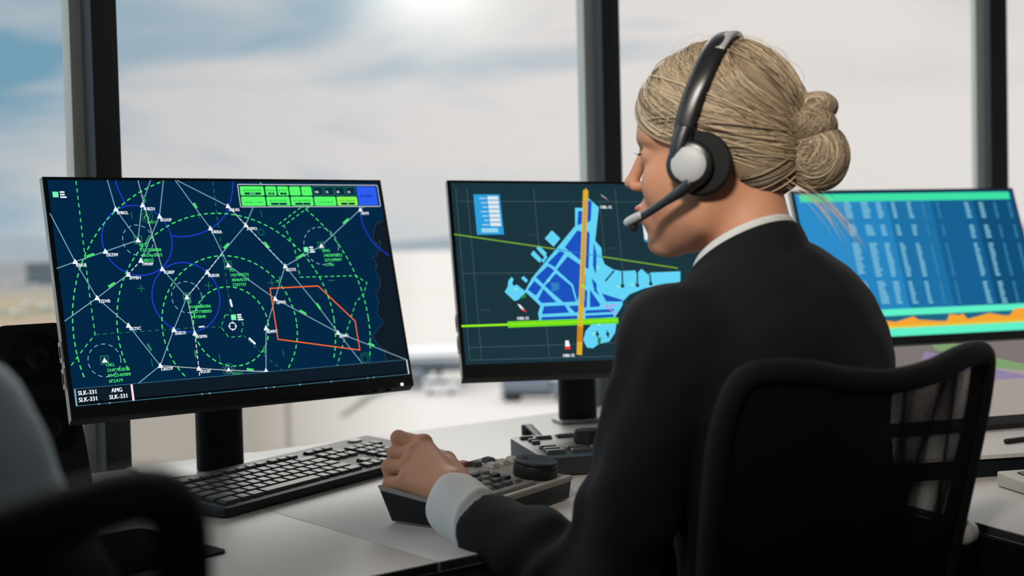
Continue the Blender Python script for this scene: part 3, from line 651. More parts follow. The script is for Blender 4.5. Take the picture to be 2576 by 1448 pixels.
vo = S.uv(k6(900, 1195))[1]; S.rect(AL, vo-.001, AR, vg-.007, glow('list_graph_back', (30, 100, 130)), 2)
gx = [(-500,1150),(-200,1140),(100,1160),(400,1120),(600,1160),(775,1152),(860,1163),(1000,1118),(1040,1145),(1200,1155),(1262,1155),(1285,1100),(1370,1108),(1390,1095),(1430,1140),(1600,1092),(1720,1112),(1760,1110),(1800,1058),(1880,1050),(2100,1130)]
gp = [S.uv(k6(*p)) for p in gx]; gp = [p for p in gp if AL < p[0] < AR]; gp = [np.array([AL, gp[0][1]])]+gp+[np.array([AR, gp[-1][1]])]
for a, b in zip(gp, gp[1:]): S.poly([(a[0], vo), (b[0], vo), (b[0], b[1]), (a[0], a[1])], og, 3)
S.rect(AL, vo-.004, AR, vo+.001, glow('list_yellow', (225, 200, 60)), 3.2); S.rect(AL, vo-.021, AR, vo-.002, g2, 3)
S.build(p3)

# ---- low reclined display on the platform
B = np.array([1.83, 1.11, PZ+.006])
m4 = empty('control_display', (1.83, 1.15, PZ), math.radians(-21), 'low reclined touch display with pale grey picture below the flight list monitor', 'display')
tl4 = math.radians(55)
Ml = Matrix.Translation((0, -.02, .010)) @ Matrix.Rotation(-tl4, 4, 'X')
bm = bmesh.new(); bbox(bm, (-.30, 0, 0), (.34, .012, .20)); pn = bm_obj('panel', bm, M_bezel, m4, bevel=.002); pn.matrix_local = Ml
c_lo = glow('display_warm_grey', (160, 150, 145)); c_lg = glow('display_green', (122, 155, 105)); c_lp = glow('display_lilac', (140, 125, 160)); c_lk = glow('display_cool_grey', (120, 112, 108))
V_ = []; F_ = []; MI = []
def q4(pts, mi, y):
    b = len(V_); V_.extend([(p[0], y, p[1]) for p in pts]); F_.append(tuple(range(b, b+len(pts)))); MI.append(mi)
q4([(-.294, .018), (.334, .018), (.334, .194), (-.294, .194)], 0, -.0006); q4([(-.294, .130), (.334, .130), (.334, .194), (-.294, .194)], 3, -.0008)
q4([(.02, .180), (.10, .130), (.20, .105), (.27, .12), (.27, .14), (.16, .135), (.10, .16), (.07, .194), (.02, .194)], 1, -.0010); q4([(-.02, .16), (.08, .10), (.16, .10), (.08, .135), (.0, .18)], 2, -.0009)
mesh_obj('screen', V_, F_, [c_lo, c_lg, c_lp, c_lk], pn, midx=MI)
bm = bmesh.new(); bbox(bm, (-.12, .03, 0), (.16, .11, .012)); bbox(bm, (-.02, .075, .01), (.06, .10, .062)); bm_obj('support_foot', bm, M_black, m4, bevel=.002)
# ------------------------------------------------------------------ keyboard on the desk
def cap(name, x, y, w_, d_, z, h, m, parent, slope=0., top=.0012, share={}):
    """one keycap, tapered a little; shared meshes for equal sizes"""
    key = (round(w_, 4), round(d_, 4), round(h, 4), m.name, top)
    if key not in share:
        bm = bmesh.new(); t = top
        a, b = w_/2, d_/2
        vs = [bm.verts.new(p) for p in ((-a,-b,0),(a,-b,0),(a,b,0),(-a,b,0),(-a+t,-b+t,h),(a-t,-b+t,h),(a-t,b-t,h),(-a+t,b-t,h))]
        for f in ((3,2,1,0),(4,5,6,7),(0,1,5,4),(1,2,6,5),(2,3,7,6),(3,0,4,7)): bm.faces.new([vs[i] for i in f])
        bmesh.ops.bevel(bm, geom=bm.edges[:], offset=.0007, segments=1, affect='EDGES')
        me = bpy.data.meshes.new(name); bm.to_mesh(me); bm.free(); me.materials.append(m); share[key] = me
    o = bpy.data.objects.new(name, share[key]); o.location = (x, y, z); o.rotation_euler = (slope, 0, 0); return link(o, parent)
def slab(bm, L, D, hf, hr, r, side_in=.002, mi=0, x0=0., y0=0., zb=.0015):
    pts = []
    for cx, cy, a in ((L-r, r, -90), (L-r, D-r, 0), (r, D-r, 90), (r, r, 180)):
        for k in range(6): t = math.radians(a+k*18); pts.append((x0+cx+r*math.cos(t), y0+cy+r*math.sin(t)))
    zt = [hf+(hr-hf)*(p[1]-y0)/D for p in pts]; prism(bm, pts, zb, zt, mi)
kb = empty('keyboard', (.749, 1.528, DZ), math.radians(20.4), 'full-size black keyboard lying in front of the air route monitor', 'keyboard')
KL, KD, HF, HR = .50, .158, .013, .028
bm = bmesh.new(); slab(bm, KL, KD, HF, HR, .006); bm_obj('case', bm, M_kbody, kb, bevel=.0016)
ksl = math.atan((HR-HF)/KD); topz = lambda y: HF+(HR-HF)*y/KD
u_ = .0207
def krow(y, items, x, d=.0178, m=M_key, h=.0042):
    for it in items:
        if isinstance(it, tuple): x += it[0]*u_; continue
        w_ = it*u_; cap('key', x+w_/2, y, w_-.0028, d, topz(y)-.0004, h, m, kb, ksl); x += w_
mx0 = .014; y0 = .023
krow(y0, [1.5, 1, 1.25, 5.75, 1, 1, 1, 1.5], mx0)
krow(y0+u_, [2.25]+[1]*10+[1.75], mx0); krow(y0+2*u_, [1.75]+[1]*11+[1.25], mx0); krow(y0+3*u_, [1.5]+[1]*11+[1.5], mx0); krow(y0+4*u_, [1]*12+[2.], mx0)
nx = mx0+14.4*u_
krow(y0, [1, 1, 1], nx); krow(y0+u_, [(1,), 1], nx); krow(y0+3*u_, [1, 1, 1], nx); krow(y0+4*u_, [1, 1, 1], nx)
px_ = nx+3.4*u_
krow(y0, [2, 1], px_); krow(y0+u_, [1, 1, 1], px_); krow(y0+2*u_, [1, 1, 1], px_); krow(y0+3*u_, [1, 1, 1], px_); krow(y0+4*u_, [1, 1, 1, 1], px_)
krow(y0+5.25*u_, [1, (.7,), 1, 1, 1, 1, (.35,), 1, 1, 1, 1, (.35,), 1, 1, 1], mx0, d=.0125)
krow(y0+5.25*u_, [1, 1, 1], nx, d=.0125)
bm = bmesh.new(); lathe(bm, [(.016, 0), (.016, .0022), (.0150, .0028)], 32, Matrix.Translation((KL-.052, KD-.016, topz(KD-.016)-.0005)) @ Matrix.Rotation(ksl, 4, 'X') @ Matrix.Diagonal((1., .55, 1., 1.)))
bm_obj('status_window', bm, M_jstrip, kb, smooth='auto')
for x in (.04, KL-.04): box_obj('rear_foot', (x-.02, KD-.02, .0003), (x+.02, KD-.012, .014), M_rubber, kb)

# ------------------------------------------------------------------ grey jog-dial console under the hand
JW, JD, JF, JR, JY = .238, .139, .030, .047, math.radians(18)
jc = empty('jog_controller', (.916, 1.236, DZ), JY, 'grey jog dial console with red and white keys under the left hand', 'controller')
jM = Matrix.Translation(jc.location) @ Matrix.Rotation(JY, 4, 'Z'); jinv = jM.inverted()
jsl = math.atan((JR-JF)/JD); jn = np.array((jM.to_3x3() @ Vector((0, -math.sin(jsl), math.cos(jsl))))); jp = np.array(jM @ Vector((0, 0, JF)))
def jloc(x, y, up=0.): q = on_plane(x, y, jp+jn*up, jn); return np.array(jinv @ Vector(q))
bm = bmesh.new()
vs = [(0,0,JF),(JW,0,JF),(JW,JD,JR),(0,JD,JR)]; ins = .012
lo_ = [(.002,.003,JF-.006),(JW-.002,.003,JF-.006),(JW-.002,JD-.002,JR-.006),(.002,JD-.002,JR-.006)]; bt = [(ins*.3,ins*.5,.0015),(JW-ins*.3,ins*.5,.0015),(JW-ins,JD-ins,.0015),(ins,JD-ins,.0015)]
V0 = [bm.verts.new(p) for p in vs]; V1 = [bm.verts.new(p) for p in lo_]; V2 = [bm.verts.new(p) for p in bt]
bm.faces.new(V0)
for i in range(4):
    j = (i+1) % 4; bm.faces.new((V1[i], V1[j], V0[j], V0[i])); f = bm.faces.new((V2[i], V2[j], V1[j], V1[i])); f.material_index = 1
bm.faces.new(V2[::-1]).material_index = 1
bm_obj('case', bm, [M_jbody, M_jside], jc, bevel=.0012)
tz = lambda y: JF+(JR-JF)*y/JD
bm = bmesh.new(); bbox(bm, (.006, .0012, tz(.001)+.0002), (JW-.003, .0085, tz(.009)+.0012)); bm_obj('front_trim_strip', bm, M_jstrip, jc, bevel=.0006)
def jkey(x, y, w_, d_, h, m, name='key'): cap(name, x, y, w_, d_, tz(y)-.0003, h, m, jc, jsl, top=.0022)
for p, m, w_ in (((1238,1166), M_jkeyl, .0165), ((1264,1158), M_jkeyl, .0165), ((1287,1151), M_jkeyl, .0165), ((1195,1163), M_jkeyd, .0160), ((1228,1153), M_jkeyd, .0160), ((1163,1163), M_jred, .0190)):
    q = jloc(*p, .004); jkey(q[0], q[1], w_, .0150, .0062, m)
q0 = jloc(1291, 1204, .003)
for r in range(4):
    for c in range(5):
        jkey(q0[0]-.0215*c, q0[1]+.0165*(r-.2), .0180, .0125, .0050, M_jkeyd if (r+c) % 3 else M_jkey)
a, b = jloc(1256, 1238, .003), jloc(1338, 1213, .003)
jkey((a[0]+b[0])/2-.02, (a[1]+b[1])/2+.001, abs(b[0]-a[0])+.05, .0115, .0055, M_jkey, 'long_bar_key')
q = jloc(1346, 1196, .0)
MJ = Matrix.Translation((q[0], q[1], tz(q[1]))) @ Matrix.Rotation(jsl, 4, 'X')
bm = bmesh.new(); lathe(bm, [(.0285, .0005), (.0295, .002), (.0295, .0155), (.0285, .0172), (.0280, .0176), (.0285, .0182), (.0290, .0195), (.0284, .0212), (.0265, .0222), (.008, .0218), (.0005, .0218)], 72, MJ, cap=True)
dial = bm_obj('jog_dial', bm, M_black, jc, smooth='auto')
bm = bmesh.new(); lathe(bm, [(.0052, .0212), (.0050, .0222), (.0036, .0220), (.0028, .0214), (.0005, .0213)], 24, MJ @ Matrix.Translation((-.006, .014, .0002))); bm_obj('finger_dimple', bm, M_rubber, dial, smooth='auto')

# ------------------------------------------------------------------ second console
c2 = empty('replay_controller', (1.214, 1.456, DZ), math.radians(-23), 'dark grey keypad console with round knob beside the woman, below the airfield plan', 'controller')
bm = bmesh.new(); slab(bm, .30, .19, .028, .033, .012); bm_obj('case', bm, M_dark, c2, bevel=.003)
m_k2 = mat('key_slate', (.055, .055, .058), .35, spec=.6)
z2 = lambda y: .028+.005*y/.19
for x, y, w_, d_ in ((.022,.165,.022,.010),(.048,.160,.026,.012),(.024,.140,.014,.010),(.024,.122,.014,.010),(.030,.080,.026,.013),(.030,.060,.026,.013),(.030,.040,.030,.014),(.066,.060,.028,.013),(.068,.038,.030,.014),(.105,.058,.028,.013),(.107,.036,.030,.014),(.085,.165,.030,.014),(.145,.165,.030,.014),(.180,.160,.028,.014),(.145,.06,.028,.014),(.185,.06,.028,.014),(.185,.035,.028,.014),(.225,.06,.028,.014),(.225,.12,.028,.014),(.225,.16,.028,.014)):
    cap('key', x, y, w_, d_, z2(y)-.0004, .005, m_k2, c2, 0., top=.0015)
bm = bmesh.new(); lathe(bm, [(.021, 0), (.022, .001), (.021, .017), (.019, .019), (.0005, .019)], 48, Matrix.Translation((.105, .112, z2(.11)-.0005))); bm_obj('knob', bm, M_black, c2, smooth='auto')
cz = empty('ribbon_cable', (1.40, 1.70, DZ), 0, 'flat black cable with raised plug behind the dark keypad console', 'cable')
bm = bmesh.new(); tube(bm, spline([(.055, .085, .018), (.035, .045, .014), (.01, -.005, .008), (-.02, -.055, .006)], 6), .005, 8, sx=.6, sy=1.6); bm_obj('cord', bm, M_black, cz, smooth=True)
bm = bmesh.new(); bbox(bm, (.048, .084, .0005), (.064, .098, .020)); bm_obj('plug', bm, M_black, cz, bevel=.002)

# ------------------------------------------------------------------ speaker, pad, tablet keyboard on the far right
M_cone = mat('speaker_cone', (.006, .006, .007), .5); M_cloth = mat('speaker_case', (.015, .014, .014), .55, var=.1)
sk_ = empty('desktop_speaker', (.635, 1.80, DZ), math.radians(3), 'tall black desktop speaker with two drivers behind the left edge of the route chart monitor', 'speaker')
TS = Matrix.Rotation(math.radians(-19), 4, 'X')
bm = bmesh.new(); pts = []
for cx, cy, a in ((.028, .02, -90), (.028, .08, 0), (-.028, .08, 90), (-.028, .02, 180)):
    for k in range(6): t = math.radians(a+k*18); pts.append((cx+.022*math.cos(t), cy+.018*math.sin(t)))
def solid_round(bm, W_, H_, D_, r, Mx):
    P = []
    for cx, cz, a in ((W_/2-r, r, -90), (W_/2-r, H_-r, 0), (-W_/2+r, H_-r, 90), (-W_/2+r, r, 180)):
        for k in range(7): t = math.radians(a+k*15); P.append((cx+r*math.cos(t), cz+r*math.sin(t)))
    f = [bm.verts.new(Mx @ Vector((p[0], 0, p[1]))) for p in P]; b = [bm.verts.new(Mx @ Vector((p[0], D_, p[1]))) for p in P]
    bm.faces.new(f); bm.faces.new(b[::-1])
    for i in range(len(P)): j = (i+1) % len(P); bm.faces.new((f[j], f[i], b[i], b[j]))
bm = bmesh.new(); solid_round(bm, .104, .252, .085, .018, TS @ Matrix.Translation((0, 0, .004))); bm_obj('cabinet', bm, M_cloth, sk_, bevel=.003)
for z, r in ((.205, .040), (.105, .040)):
    Mx = TS @ Matrix.Translation((.004, -.0005, z)) @ Matrix.Rotation(PI/2, 4, 'X')
    bm = bmesh.new(); lathe(bm, [(r, 0), (r, .0035), (r*.93, .004), (r*.9, .001), (r*.45, .0005), (r*.4, .003), (r*.2, .006), (.0005, .0065)], 40, Mx, cap=False); bm_obj('driver', bm, M_cone, sk_, smooth='auto')
bm = bmesh.new(); prism(bm, [(-.05, -.012), (.05, -.012), (.05, .075), (-.05, .075)], .0005, [.006, .006, .018, .018]); bm_obj('foot', bm, M_cone, sk_)
pd = at_z(577, 1390, DZ)
mp_ = empty('mouse_pad', (pd[0], pd[1], DZ), 0, 'black mouse pad on the desk beside the blurred front chair', 'mouse pad')
bm = bmesh.new(); slab(bm, .235, .19, .003, .003, .012, x0=-.235, y0=0., zb=.0003); bm_obj('mat', bm, M_rubber, mp_); mp_.rotation_euler = (0, 0, math.radians(7))
tk = empty('compact_keyboard', (1.537, .859, DZ), math.radians(-27), 'light grey compact keyboard with dark keys at the right edge of the desk', 'keyboard')
bm = bmesh.new(); slab(bm, .30, .13, .012, .020, .008); bm_obj('case', bm, M_jstrip, tk, bevel=.0015)
for r in range(4):
    for c in range(12): cap('key', .03+.0215*c, .025+.026*r, .018, .020, .012+.008*(.025+.026*r)/.13-.0003, .003, M_dark, tk, .06)
cb = empty('desk_cable', (1.84, 1.06, PZ), 0, 'black cable lying on the raised shelf under the reclined display', 'cable')
bm = bmesh.new(); tube(bm, spline([(-.10, -.015, .004), (-.02, -.03, .004), (.06, -.05, .0045), (.14, -.10, .004), (.22, -.13, .004)], 8), .004, 8); bm_obj('cord', bm, M_black, cb, smooth=True)

# ------------------------------------------------------------------ office chairs
mm = bpy.data.materials.new('mesh_fabric'); mm.use_nodes = True; t = mm.node_tree; b_ = t.nodes['Principled BSDF']; b_.inputs['Base Color'].default_value = (.010, .010, .0105, 1); b_.inputs['Roughness'].default_value = .8; b_.inputs['Specular IOR Level'].default_value = .06
tcn = t.nodes.new('ShaderNodeTexCoord'); mxs = t.nodes.new('ShaderNodeMixShader'); trs = t.nodes.new('ShaderNodeBsdfTransparent')
def wave(deg, sc):
    mpn = t.nodes.new('ShaderNodeMapping'); mpn.inputs['Rotation'].default_value = (0, math.radians(deg), 0); t.links.new(tcn.outputs['Object'], mpn.inputs[0])
    wv = t.nodes.new('ShaderNodeTexWave'); wv.wave_type = 'BANDS'; wv.bands_direction = 'X'; wv.inputs['Scale'].default_value = sc; wv.inputs['Distortion'].default_value = 0; t.links.new(mpn.outputs[0], wv.inputs[0])
    g = t.nodes.new('ShaderNodeMath'); g.operation = 'GREATER_THAN'; g.inputs[1].default_value = .5; t.links.new(wv.outputs['Fac'], g.inputs[0]); return g.outputs[0]
mu = t.nodes.new('ShaderNodeMath'); mu.operation = 'MULTIPLY'; t.links.new(wave(28, 118), mu.inputs[0]); t.links.new(wave(-55, 108), mu.inputs[1])
t.links.new(mu.outputs[0], mxs.inputs[0]); t.links.new(b_.outputs[0], mxs.inputs[1]); t.links.new(trs.outputs[0], mxs.inputs[2]); t.links.new(mxs.outputs[0], t.nodes['Material Output'].inputs[0])
def make_chair(loc, yaw, label, hw=.205, top=.975, kf=1.):
    c = empty('office_chair', (loc[0], loc[1], 0), yaw, label, 'chair')
    def S_(x, z): return (x, -(z-.75)*.24 + 1.15*x*x*kf - .045, z)
    hb_ = hw*.83
    out = [(-hb_, .60), (-hw*.93, .74), (-hw*.985, .87), (-hw*.97, top-.035), (-hw*.88, top-.004), (-hw*.62, top-.003), (-hw*.3, top-.014), (0, top-.018), (hw*.3, top-.014), (hw*.62, top-.003), (hw*.88, top-.004), (hw*.97, top-.035), (hw*.985, .87), (hw*.93, .74), (hb_, .60), (hb_*.6, .555), (0, .545), (-hb_*.6, .555)]
    sp_ = spline([np.array(p) for p in out], 6, closed=True)
    bm = bmesh.new(); tube(bm, [S_(*p) for p in sp_], .0125, 12, closed=True); bm_obj('back_frame', bm, M_chair, c, smooth=True)
    # mesh web stretched over the frame
    o_ = np.array(sp_); zs = np.linspace(.55, top-.008, 26); V_ = []; F_ = []; nx_ = 21
    for z in zs:
        xs_ = [];
        for a, b in zip(o_, np.roll(o_, -1, 0)):
            if (a[1]-z)*(b[1]-z) <= 0 and a[1] != b[1]: xs_.append(a[0]+(b[0]-a[0])*(z-a[1])/(b[1]-a[1]))
        h_ = max(abs(min(xs_)), abs(max(xs_)))
        for i in range(nx_): x = -h_+2*h_*i/(nx_-1); p = S_(x, min(z, top-.019+.0*abs(x))if abs(x) < hw*.3 else z); V_.append(p)
    for r in range(len(zs)-1):
        for i in range(nx_-1): a = r*nx_+i; F_.append((a, a+1, a+nx_+1, a+nx_))
    nv = len(V_); V_ += [(p[0], p[1]-.007, p[2]) for p in V_]; F_ += [tuple(i+nv for i in f) for f in F_]
    mesh_obj('back_mesh', V_, F_, mm, c, smooth=True)
    bm = bmesh.new(); tube(bm, [S_(x, .66-.02*(1-abs(x)/.19)) for x in np.linspace(-hw*.87, hw*.87, 13)], .016, 10, sx=1.6, sy=.5); bm_obj('lumbar_bar', bm, M_chairp, c, smooth=True)
    bm = bmesh.new(); tube(bm, spline([S_(0, .66), (0, -.075, .60), (0, -.05, .50), (0, .05, .425), (0, .20, .415)], 6), .022, 10, sx=.6, sy=1.3); bm_obj('back_support', bm, M_chairp, c, smooth=True)
    bm = bmesh.new(); pts = []
    for cx, cy, a in ((.15, .10, -90), (.17, .40, 0), (-.17, .40, 90), (-.15, .10, 180)):
        for k in range(6): t_ = math.radians(a+k*18); pts.append((cx+.07*math.cos(t_), cy+.07*math.sin(t_)))
    prism(bm, pts, .43, .495); bm_obj('seat', bm, M_chair, c, bevel=.018)
    for s in (-1, 1):
        x = s*(hw+.035)
        bm = bmesh.new(); tube(bm, spline([(s*.16, .20, .425), (x, .20, .43), (x, .19, .55), (x, .17, .655)], 6), .013, 8); arm = bm_obj('armrest', bm, M_chairp, c, smooth=True)
        bm = bmesh.new(); bbox(bm, (x-.035, .06, .655), (x+.035, .28, .68)); bm_obj('arm_pad', bm, M_rubber, arm, bevel=.01)
    bm = bmesh.new(); lathe(bm, [(.03, .08), (.03, .30), (.018, .30), (.018, .43)], 24, Matrix.Translation((0, .22, 0))); bm_obj('gas_column', bm, M_chairp, c, smooth='auto')
    for k in range(5):
        a = 2*PI*k/5+.3; e = (math.cos(a)*.29, .22+math.sin(a)*.29)
        bm = bmesh.new(); tube(bm, [(math.cos(a)*.02, .22+math.sin(a)*.02, .10), (e[0], e[1], .072)], [.024, .015], 8); leg = bm_obj('base_leg', bm, M_chairp, c, smooth=True)
        bm = bmesh.new(); lathe(bm, [(.005, -.022), (.026, -.022), (.028, -.015), (.028, .015), (.026, .022), (.005, .022)], 20, Matrix.Translation((e[0], e[1], .0285)) @ Matrix.Rotation(a, 4, 'Z') @ Matrix.Rotation(PI/2, 4, 'X')); bm_obj('castor', bm, M_rubber, leg, smooth='auto')
    return c, S_
ch1, S1 = make_chair((1.074, .846), math.radians(-8), 'black mesh office chair the woman with the headset sits in', hw=.175, top=.965, kf=1.0)
bm = bmesh.new(); lathe(bm, [(.004, 0), (.012, .002), (.0145, .010), (.012, .020), (.004, .022)], 24, Matrix.Translation((.172, S1(.165, .77)[1], .765)) @ Matrix.Rotation(PI/2, 4, 'Y')); bm_obj('adjustment_knob', bm, mat('pale_plastic', (.55, .54, .5), .35), ch1, smooth=True)
ch2, S2 = make_chair((.062, .615), 0, 'black office chair in the blurred left foreground, backrest close to the camera', hw=.20, top=.985)
# ------------------------------------------------------------------ people
def skin_mat(name, base, lips):
    m = bpy.data.materials.new(name); m.use_nodes = True; t = m.node_tree; b = t.nodes['Principled BSDF']
    b.inputs['Specular IOR Level'].default_value = .22; b.inputs['Roughness'].default_value = .5; b.inputs['Subsurface Weight'].default_value = .12; b.inputs['Subsurface Radius'].default_value = (.012, .005, .003); b.inputs['Subsurface Scale'].default_value = .5
    at = t.nodes.new('ShaderNodeAttribute'); at.attribute_name = 'lip'; nz_ = t.nodes.new('ShaderNodeTexNoise'); nz_.inputs['Scale'].default_value = 45; nz_.inputs['Detail'].default_value = 5
    tcc = t.nodes.new('ShaderNodeTexCoord'); t.links.new(tcc.outputs['Object'], nz_.inputs['Vector'])
    m1_ = t.nodes.new('ShaderNodeMix'); m1_.data_type = 'RGBA'; m1_.inputs[6].default_value = (*[c*.88 for c in base], 1); m1_.inputs[7].default_value = (*[min(1, c*1.1) for c in base], 1)
    m2_ = t.nodes.new('ShaderNodeMix'); m2_.data_type = 'RGBA'; m2_.inputs[7].default_value = (*lips, 1)
    t.links.new(nz_.outputs['Fac'], m1_.inputs[0]); t.links.new(at.outputs['Fac'], m2_.inputs[0]); t.links.new(m1_.outputs[2], m2_.inputs[6]); t.links.new(m2_.outputs[2], b.inputs['Base Color'])
    bp = t.nodes.new('ShaderNodeBump'); bp.inputs['Strength'].default_value = .12; bp.inputs['Distance'].default_value = .001; n2 = t.nodes.new('ShaderNodeTexNoise'); n2.inputs['Scale'].default_value = 900
    t.links.new(tcc.outputs['Object'], n2.inputs['Vector']); t.links.new(n2.outputs['Fac'], bp.inputs['Height']); t.links.new(bp.outputs['Normal'], b.inputs['Normal'])
    return m
M_skin = skin_mat('skin', (.56, .27, .16), (.42, .13, .11))
M_jacket = mat('jacket_wool', (.0068, .0073, .0082), .85, spec=.20, bump=.35, bscale=1400, sheen=.02)
M_shirt = mat('white_shirt', (.62, .62, .60), .8, bump=.25, bscale=700)
M_trou = mat('black_trousers', (.006, .006, .007), .85, spec=.15)
M_shoe = mat('black_leather', (.01, .01, .01), .3)
M_shirt2 = mat('blue_grey_shirt', (.50, .62, .67), .85, bump=.2, bscale=600)
M_eye = mat('eye', (.7, .7, .68), .15)
# hair: strand tone from an attribute
def hair_mat(name, dark, light):
    m = bpy.data.materials.new(name); m.use_nodes = True; t = m.node_tree; b = t.nodes['Principled BSDF']; b.inputs['Roughness'].default_value = .38; b.inputs['Specular IOR Level'].default_value = .6
    at = t.nodes.new('ShaderNodeAttribute'); at.attribute_name = 'tone'; mx_ = t.nodes.new('ShaderNodeMix'); mx_.data_type = 'RGBA'; mx_.inputs[6].default_value = (*dark, 1); mx_.inputs[7].default_value = (*light, 1)
    t.links.new(at.outputs['Fac'], mx_.inputs[0]); t.links.new(mx_.outputs[2], b.inputs['Base Color']); return m
M_hair = hair_mat('blond_hair', (.12, .072, .038), (.88, .70, .46))

class Head:
    """head-local axes: x forward (face), y to the person's left, z up; origin between the ear canals"""
    def __init__(s, O, face_deg, pitch=0., tilt=0.):
        s.Mx = Matrix.Translation(O) @ Matrix.Rotation(math.radians(face_deg), 4, 'Z') @ Matrix.Rotation(math.radians(pitch), 4, 'Y') @ Matrix.Rotation(math.radians(tilt), 4, 'X')
        A = np.array(s.Mx); s.R = A[:3, :3]; s.O = A[:3, 3]
    def w(s, v): return np.asarray(v) @ s.R.T + s.O
    def l(s, v): return (np.asarray(v) - s.O) @ s.R
def head_sdf(P, H, neck):
    Q = P.copy(); Q[:, 1] = np.abs(Q[:, 1])
    d = ell(P, (.002, 0, .048), (.084, .070, .076))
    d = smin(d, ell(P, (.036, 0, .040), (.058, .060, .054)), .02)
    d = smin(d, ell(P, (.036, 0, -.020), (.052, .055, .060)), .02)
    d = smin(d, cone(Q, (.002, .050, -.030), (.018, .046, -.066), .016, .014), .022)
    d = smin(d, cone(Q, (.018, .046, -.064), (.066, .012, -.091), .015, .015), .024)
    d = smin(d, ell(Q, (.030, .030, -.042), (.046, .030, .042)), .025)
    d = smin(d, ell(P, (.036, 0, -.070), (.048, .042, .032)), .018)
    d = smin(d, ell(Q, (.058, .036, -.022), (.026, .022, .024)), .018)
    d = smin(d, ell(P, (.079, 0, -.090), (.0130, .016, .0130)), .012)
    d = smin(d, ell(P, (.082, 0, -.055), (.016, .030, .022)), .012)
    d = smin(d, cone(Q, (.084, .012, .030), (.070, .044, .028), .009, .009), .012)
    d = smax(d, -ell(Q, (.098, .031, .010), (.014, .017, .0115)), .010)
    d = smin(d, ell(Q, (.0725, .031, .008), (.0150, .0165, .0130)), .004)
    d = smin(d, cone(P, (.086, 0, .022), (.1060, 0, -.015), .0068, .0074), .007)
    d = smin(d, ell(P, (.1085, 0, -.0180), (.0080, .0090, .0075)), .004)
    d = smin(d, ell(Q, (.0985, .0100, -.0235), (.0095, .0060, .0058)), .004)
    d = smax(d, -ell(Q, (.106, .0055, -.0285), (.005, .0030, .0032)), .002)
    d = smax(d, -cone(P, (.103, 0, -.034), (.1, 0, -.040), .0030, .0030), .004)
    d = smin(d, ell(P, (.0965, 0, -.0495), (.0075, .0235, .0058)), .0035)
    d = smin(d, ell(P, (.0950, 0, -.0600), (.0078, .0200, .0066)), .0035)
    d = smax(d, -ell(Q, (.104, .012, -.0545), (.006, .020, .0012)), .002)
    # ears
    e = ell(Q, (.002, .070, .0), (.0165, .0065, .028)); e = smax(e, -ell(Q, (.006, .077, .003), (.0095, .0065, .018)), .003)
    d = smin(d, e, .004)
    d = smin(d, cone(P, (-.020, 0, -.030), neck, .042, .048), .022)
    return d
def hair_cap(P, off=0.):
    d = smin(ell(P, (-.003, 0, .052), (.091, .078, .081)), ell(P, (.034, 0, .044), (.064, .068, .061)), .02)
    d = smin(d, ell(P, (-.040, 0, .000), (.050, .060, .048)), .02)
    return d - off
def hair_sdf(P):
    d = hair_cap(P)
    Q = P.copy(); Q[:, 1] = np.abs(Q[:, 1])
    # keep clear of the face and the neck
    face = smax(P[:, 0]-(.052+(P[:, 2]-.01)*.62), (P[:, 2]-.085), .01)      # in front of a slanting hairline
    front = np.maximum(P[:, 0]*.62 + .006*0 - .62*(P[:, 2]) - .018, P[:, 2]-.078)   # below the temple line
    low = -(P[:, 2] + .052 + .30*(P[:, 0]+.02))
    d = smax(d, -(-(front)) if False else -np.maximum(-(P[:, 0]*.75 - P[:, 2]*.9 - .012), -(1.)), .012) if False else d
    cut1 = (P[:, 0]*.70 - P[:, 2]*.714 - .022)      # >0 : face region (forward and low)
    d = smax(d, cut1, .010)
    d = smax(d, low, .010)
    return d
def star_r(D, C, fn, r0=.02, r1=.2):
    lo = np.full(len(D), r0, np.float32); hi = np.full(len(D), r1, np.float32)
    for _ in range(16):
        m_ = (lo+hi)/2; v = fn((C + D*m_[:, None]).astype(np.float32)); ins = v < 0; lo = np.where(ins, m_, lo); hi = np.where(ins, hi, m_)
    return (lo+hi)/2
def strands_mesh(name, paths, rad, tones, m, parent):
    """paths: (n, k, 3); triangular-section tubes"""
    Pn = np.asarray(paths, np.float64); n, k, _ = Pn.shape
    T = np.gradient(Pn, axis=1); T /= np.maximum(np.linalg.norm(T, axis=2, keepdims=True), 1e-9)
    ref = np.array([.31, .52, .79]); A = np.cross(T, ref); A /= np.maximum(np.linalg.norm(A, axis=2, keepdims=True), 1e-9); B_ = np.cross(T, A)
    tp = np.interp(np.linspace(0, 1, k), [0, .08, .85, 1], [.5, 1, 1, .25])[None, :, None]*np.asarray(rad).reshape(-1, 1, 1)
    V_ = np.stack([Pn + tp*(A*math.cos(a)+B_*math.sin(a)) for a in (0, 2.094, 4.189)], 2)     # n,k,3,3
    base = (np.arange(n)*k*3)[:, None, None]; j = (np.arange(k-1)*3)[None, :, None]; c = np.arange(3)[None, None, :]; c2_ = (c+1) % 3
    F_ = np.stack([base+j+c, base+j+c2_, base+j+3+c2_, base+j+3+c], -1).reshape(-1, 4)
    return V_.reshape(-1, 3), F_, np.repeat(np.asarray(tones), k*3)
def hand_sdf(P, wrist, mcps, fingers, thumb):
    d = None
    for mc in mcps:
        e = cone(P, wrist, mc, .0190, .0108); d = e if d is None else smin(d, e, .012)
    for f, rr in fingers:
        d = smin(d, chain(P, f, rr, .003), .0014)
    d = smin(d, chain(P, thumb, [.016, .0125, .0105, .0085][:len(thumb)], .005), .010)
    return d

